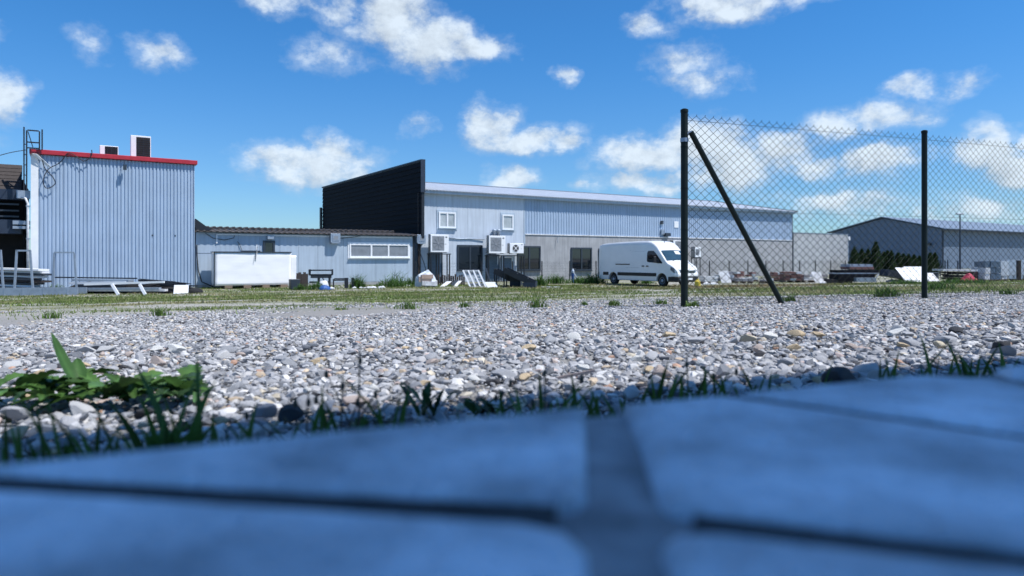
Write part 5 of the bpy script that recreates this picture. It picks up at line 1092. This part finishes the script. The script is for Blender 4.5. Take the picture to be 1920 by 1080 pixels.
def field_grass():
    r = np.random.default_rng(3); n = 420000
    d = r.uniform(5.6, 44, n); x = d * r.uniform(-.86, .86, n); y = d; w = W.x * x + W.y * y; e = E.x * x + E.y * y
    lim = 6.6 + (fbm(x * .7, y * .7, 3) - .5) * 2.6 - .12 * x
    # streaky cover along the yard, thinner where wheels have run
    cov = fbm(e * .22 + 3, w * .75, 12) * .62 + fbm(e * 1.1, w * 1.6, 15) * .38; cov = np.clip((cov - .51) * 5.5, 0, 1)
    edge = np.clip((w - lim) / 2.6, 0, 1) ** 1.2; right = np.clip((x / d - .22) * 6, 0, 1); cov = np.clip(cov + .55 * right * (w < 15), 0, 1); cov = np.where(w > 24, np.clip(cov * 1.2 + .15, 0, 1), cov)
    t = -(NN.x * (x - M0[0]) + NN.y * (y - M0[1]))            # behind the facade line
    keep = (r.random(n) < cov * edge * .95 + .03 * (w > lim)) & (w > 5.9) & (t < -.35); x, y, d, w, e = (q[keep] for q in (x, y, d, w, e)); n = len(x)
    big = fbm(e * .5, w * .9, 33); h = (.010 + .034 * r.random(n) ** 1.5) * (.5 + 1.3 * big) * np.clip(.75 + d / 26, .8, 2.2); tall = r.random(n) < .03; h[tall] *= 2.0
    dry = np.clip((fbm(e * .3 + 9, w * .6 + 2, 51) - .45) * 4, 0, 1)[:, None]; red = (np.exp(-((x / d - .33) / .17) ** 2) * np.clip((d - 20) / 8, 0, 1) * (.35 + .6 * r.random(n)))[:, None]
    g = np.array([.135, .190, .045]) * (.6 + .8 * r.random((n, 1))); dr = np.array([.36, .31, .17]) * (.7 + .6 * r.random((n, 1))); rd = np.array([.23, .135, .085]) * (.7 + .6 * r.random((n, 1)))
    col = g * (1 - dry * .75) + dr * dry * .75; col = col * (1 - red) + rd * red
    z = ground_z(x, y) - .015 + np.where((w > 6) & (w < 45), (fbm(x * .6, y * .6, 5) - .5) * .10, 0)
    o = blades('grass', np.stack([x, y, z], 1), h, r.normal(0, .5, (n, 2)) * h[:, None], .006 + .0012 * d * (.6 + .8 * r.random(n)), col, M['blade']); o['kind'] = 'stuff'; o['label'] = 'patchy short green and straw coloured grass over the yard'; o['category'] = 'grass'
field_grass()
def weed_clump(label, px, d, wpx, hpx, seed, n=140, group=None, tone=(.06, .13, .025)):
    r = np.random.default_rng(seed); x, y = at_depth(px, d); w = W1(0, wpx, d); h0 = hpx / FPX * d; o = thing('weed_clump', label, 'weeds', (x, y, gz(x, y)), 0, group)
    b = np.stack([r.normal(0, w * .28, n), r.normal(0, w * .18, n), np.zeros(n)], 1); h = h0 * np.clip(1.1 - (np.abs(b[:, 0]) / (w * .75)) ** 1.5, .15, 1) * (.4 + .6 * r.random(n))
    blades('blades', b, h, r.normal(0, .35, (n, 2)) * h[:, None], .003 + .004 * r.random(n) + .0007 * d, np.array(tone) * (.55 + .9 * r.random((n, 1))), M['blade'], o, 2)['kind'] = 'stuff'
    k = n // 2; bl = b[:k].copy(); bl[:, 2] = h[:k] * r.uniform(.2, .9, k); blades('leaves', bl, (.10 + .12 * r.random(k)) * h0, r.normal(0, .25, (k, 2)) * h0, (.003 + .0011 * d) * (.6 + .9 * r.random(k)), np.array(tone) * (.6 + .9 * r.random((k, 1))), M['blade'], o)['kind'] = 'stuff'
for i, (lb, px, d, wp, hp_, n) in enumerate((('tall green weeds right of the black trestle', 670, 38.9, 26, 30, 170), ('bushy bright green weeds under the triple window', 738, 40.5, 60, 20, 300), ('sparse tall weed stalks against the low building wall', 745, 43.0, 50, 36, 60), ('green weeds at the corner under the vent box', 770, 42.5, 24, 18, 120), ('shrubby weeds beside the black troughs', 1012, 42.0, 22, 24, 160), ('low green weeds along the concrete wall', 1042, 46.0, 46, 20, 260), ('green weeds around the standpipe foot', 1086, 46.5, 30, 16, 160), ('thick green weeds at the rear of the van', 1112, 45.5, 44, 22, 300), ('weeds growing under the middle of the van', 1212, 45.5, 24, 14, 120), ('weeds between the grey rack and the profile pile', 104, 33.4, 44, 18, 180), ('weeds in front of the dark boards', 563, 36.6, 20, 14, 110), ('weeds through the steel cage frame', 592, 37.0, 30, 18, 130), ('leggy green weed bush growing against the wire fence', 1662, 9.4, 46, 26, 140), ('green weeds in the grass before the film wrapped pallets', 1810, 30.0, 90, 13, 320), ('green weeds in the grass before the white sheets', 1700, 32.0, 60, 12, 240), ('bright weeds at the foot of the second fence post', 1760, 14.0, 60, 22, 200))):
    weed_clump(lb, px, d, wp, hp_, 100 + i, n)
for i, (px, d, wp, hp_) in enumerate(((765, 7.6, 46, 22), (1008, 7.4, 30, 26), (1150, 7.6, 24, 16), (300, 6.9, 30, 22), (870, 7.9, 16, 14), (1095, 8.0, 10, 10), (1240, 7.9, 30, 12), (95, 6.6, 40, 18), (640, 7.4, 24, 10), (1300, 6.8, 26, 14), (1480, 8.1, 26, 16), (1890, 9.6, 40, 14))):
    weed_clump('small green tuft at the far gravel rim ' + next(t for q, t in ((320, 'below the ribbed hall'), (700, 'below the steel cage'), (800, 'below the plastic wrapped heap'), (900, 'below the white slatted pallet'), (1050, 'below the black troughs'), (1110, 'below the standpipe'), (1200, 'below the tail of the van'), (1290, 'left of the end fence post'), (1400, 'at the foot of the end fence post'), (1600, 'at the foot of the slanting brace'), (2000, 'right of the second fence post')) if px < q), px, d, wp, hp_, 200 + i, 60, 'tufts at the gravel rim', (.10, .17, .035))

# ---- plants at the paving edge
def leaf_mesh(L_, w, curl, seed, lobes=0.0, droop=.5):
    r = np.random.default_rng(seed); n = 22; vs = []; 
    for i in range(n + 1):
        t = i / n; hw = w * (math.sin(math.pi * min(1, t * .92 + .06)) ** .8) * (1 + lobes * (1.6 * ((t * 6.5 + seed * .37) % 1.0) - .8)) * (1 - .15 * t); 
        if t > .97: hw *= .2
        x = L_ * t; z = L_ * (curl * t - droop * t * t); wav = .10 * w * math.sin(t * 11 + seed)
        vs += [(x, -hw, z + .28 * hw + wav), (x, -hw * .5, z + .10 * hw), (x, 0, z - .03 * w), (x, hw * .5, z + .10 * hw), (x, hw, z + .28 * hw - wav)]
    fs = [(i * 5 + j, i * 5 + j + 1, (i + 1) * 5 + j + 1, (i + 1) * 5 + j) for i in range(n) for j in range(4)]
    return vs, fs
def leaf_obj(parent, loc, az, L_, w, curl, seed, col, lobes=0.0, droop=.5, name='leaf'):
    vs, fs = leaf_mesh(L_, w, curl, seed, lobes, droop); me = bpy.data.meshes.new(name); me.from_pydata(vs, [], fs)
    for p in me.polygons: p.use_smooth = True
    a = me.attributes.new('col', 'FLOAT_COLOR', 'POINT'); rr = np.random.default_rng(seed); c = np.array(col)[None] * np.ones((len(vs), 1)); c[2::5] *= 1.35; a.data.foreach_set('color', np.concatenate([c, np.ones((len(vs), 1))], 1).astype(np.float32).ravel())
    me.materials.append(M['leaf']); o = bpy.data.objects.new(name, me); COL.objects.link(o); o.parent = parent; o.location = loc; o.rotation_euler = (random.Random(seed).uniform(-.3, .3), 0, az); return o
def broad_weed(label, px, d, n, L_, spread, seed, col=(.055, .118, .028), up=.35):
    r = random.Random(seed); x, y = at_depth(px, d); o = thing('broadleaf_weed', label, 'plant', (x, y, gz(x, y)), 0)
    for k in range(n):
        az = k * 2.4 + r.uniform(-.4, .4); f = r.uniform(.6, 1.1); sh = r.uniform(.45, 1.5)
        leaf_obj(o, (r.uniform(-spread, spread), r.uniform(-spread, spread) * .5, .012), az, L_ * f, L_ * f * r.uniform(.16, .24), r.uniform(up, up + .6), seed * 50 + k, tuple(c * sh for c in col), .38, r.uniform(.3, .7))
    return o
broad_weed('leafy green weed with toothed leaves, first of the row in the sunlit gravel', 35, 1.02, 22, .080, .06, 1, up=.35)
bw = broad_weed('spreading green weed with one long upright leaf in the gravel', 175, 1.05, 32, .080, .09, 2, up=.3)
for az, L_, cu, dr in ((3.0, .045, 1.2, -.7), (2.2, .05, 1.0, .2)): leaf_obj(bw, (-.02, 0, .02), az, L_, .012, cu, 991 + int(L_ * 1000), (.05, .115, .03), .05, dr)
broad_weed('leafy green weed with pointed leaves beside the long leaved one', 262, 1.04, 26, .070, .07, 3, up=.35)
broad_weed('bluish green flat leaved weed at the end of the leafy row', 352, 1.0, 18, .055, .05, 4, (.055, .115, .045), up=.25)
broad_weed('dark nettle like weed standing in the shade at the paving edge', 800, .78, 9, .030, .010, 5, (.03, .07, .02), up=1.5)
broad_weed('dark low leafy weed in the shaded edge beside the nettle like one', 905, .78, 10, .030, .02, 6, (.025, .06, .018), up=.7)
broad_weed('small round leaved weed low at the paving edge', 690, .68, 7, .035, .012, 7, (.05, .11, .02), up=.6)
def edge_depth(px, w=.60): a = (px - 960) / FPX; return w / (W.y + W.x * a)
def tuft(label, px, ytop, n, spread, seed, group, w=.56, col=(.055, .115, .022), wid=.0042):
    r = random.Random(seed); d = edge_depth(px, w); x, y = at_depth(px, d); g = gz(x, y); o = thing('grass_tuft', label, 'grass tuft', (x, y, g), 0, group); H = (zy(ytop, d) - g) * (1 if seed in (305, 313, 318, 324) else r.uniform(.6, 1.25))
    for k in range(n):
        h = H * (1.0 if k == 0 else r.uniform(.45, .92)); az = r.uniform(0, 6.28); ln = h * (r.uniform(.1, .6)); bx, by = r.uniform(-spread, spread), r.uniform(-spread, spread) * .6; wd = wid * r.uniform(.7, 1.25); pts = []
        S = 6; vs = []; sdv = Vector((math.cos(az + 1.57), math.sin(az + 1.57), 0)) * wd / 2
        if r.random() < .7: sdv = Vector((wd / 2, 0, 0))
        for i in range(S + 1):
            t = i / S; c = Vector((bx + math.cos(az) * ln * t ** 2, by + math.sin(az) * ln * t ** 2 * .6, h * (t - .10 * t * t) / .9)); f = max(.04, (1 - t) ** .55) * (1 if t > .1 else .85); vs += [tuple(c - sdv * f), tuple(c + Vector((0, .0006, 0)) * f), tuple(c + sdv * f)]
        fs = [(i * 3 + j, i * 3 + j + 1, i * 3 + j + 4, i * 3 + j + 3) for i in range(S) for j in range(2)]
        me = bpy.data.meshes.new('blade'); me.from_pydata(vs, [], fs); a = me.attributes.new('col', 'FLOAT_COLOR', 'POINT'); sh = r.uniform(.6, 1.5); a.data.foreach_set('color', np.tile(np.array([*(q * sh for q in col), 1], np.float32), len(vs))); me.materials.append(M['blade'])
        b = bpy.data.objects.new('blade', me); COL.objects.link(b); b.parent = o
TU = [(15, 770, 7, .02), (60, 740, 6, .015), (140, 745, 8, .02), (185, 770, 6, .02), (230, 780, 7, .02), (310, 690, 6, .008), (330, 760, 8, .02), (375, 672, 7, .014), (400, 755, 6, .015), (462, 690, 6, .012), (480, 750, 6, .015), (600, 745, 6, .02), (655, 760, 6, .02), (742, 690, 4, .006), (770, 740, 6, .015), (860, 745, 8, .018), (930, 705, 8, .02), (985, 705, 9, .02), (1030, 690, 10, .022), (1075, 715, 8, .02), (1150, 700, 7, .02), (1205, 690, 7, .018), (1275, 690, 6, .02), (1300, 705, 6, .02), (1372, 655, 7, .02), (1400, 690, 8, .018), (1240, 715, 6, .02), (1520, 680, 5, .02), (1655, 655, 6, .02), (1750, 640, 5, .015), (1800, 650, 6, .02), (1860, 655, 5, .02), (420, 770, 6, .02), (110, 790, 6, .02), (280, 780, 6, .02), (550, 770, 6, .02), (1120, 725, 7, .02), (1340, 700, 6, .02), (1440, 690, 5, .02)]
SP = {7: 'grass tuft with one tall broad curved blade beside the leafy weeds', 5: 'upright broad grass blade standing straight at the shaded paving edge', 13: 'single bright green grass sprig among the paving edge weeds', 18: 'bushiest grass tuft in the middle of the paving edge', 24: 'tall slanting grass tuft at the paving edge before the fence brace'}
for i, (px, yt, n, sp) in enumerate(TU): tuft(SP.get(i, 'dark grass tuft at the paving edge ' + next(t for q, t in ((410, 'in front of the leafy weeds'), (560, 'between the leafy weeds and the dark stone'), (790, 'between the dark stone and the nettle weed'), (1000, 'between the nettle weed and the bushiest tuft'), (1360, 'between the bushiest tuft and the slanting one'), (1560, 'between the slanting tuft and the big dark stone'), (2000, 'on the far side of the big dark stone')) if px < q)), px, yt, n + 4, sp * 1.5, 300 + i, None if i in SP else 'grass tufts along the paving edge', wid=.010 if i in (5, 7) else .0066)
def seed_stalk(label, px, ytop, heads, seed):
    r = random.Random(seed); d = edge_depth(px, .6); x, y = at_depth(px, d); g = gz(x, y); o = thing('seed_stalk', label, 'plant', (x, y, g), 0); H = zy(ytop, d) - g
    for k in range(heads):
        h = H * (1 if k == 0 else r.uniform(.5, .85)); dx = 0 if k == 0 else r.uniform(-.06, .06); p = [(0, 0, 0), (dx * .3, 0, h * .5), (dx, .005, h)]; s = MB().tube(p, [.0011, .0009, .0006], 5).build('stem', M['stalk'], o)
        v, f = ico(1); q = v * np.array([.0022, .0022, .0045]); MB().add([(a + dx, b + .005, c + h * (.98 if k else .86)) for a, b, c in q], f.tolist()).build('seed_head', M['stalk'], s)
M['stalk'] = mat('stalk', (.07, .06, .04), .8, .3, 80)
seed_stalk('tall thin brown seed stalk standing over the gravel', 673, 645, 3, 1); seed_stalk('branched stalk with round seed heads in the shaded edge', 640, 700, 7, 2); seed_stalk('leaning seed stalk with drooping heads near the dark stone', 575, 735, 5, 3); seed_stalk('dark feathery seed stalk beside the bushy grass', 1022, 680, 6, 4); seed_stalk('thin dark stalk before the fence brace', 1290, 665, 3, 5)
long_bar('dry straw stem lying on the gravel beside the bushy grass', 1045, 1115, 709, 695, 1.05, .004, .004, M['straw'] if 'straw' in M else M['card'], None, 'straw_stem')['category'] = 'straw'
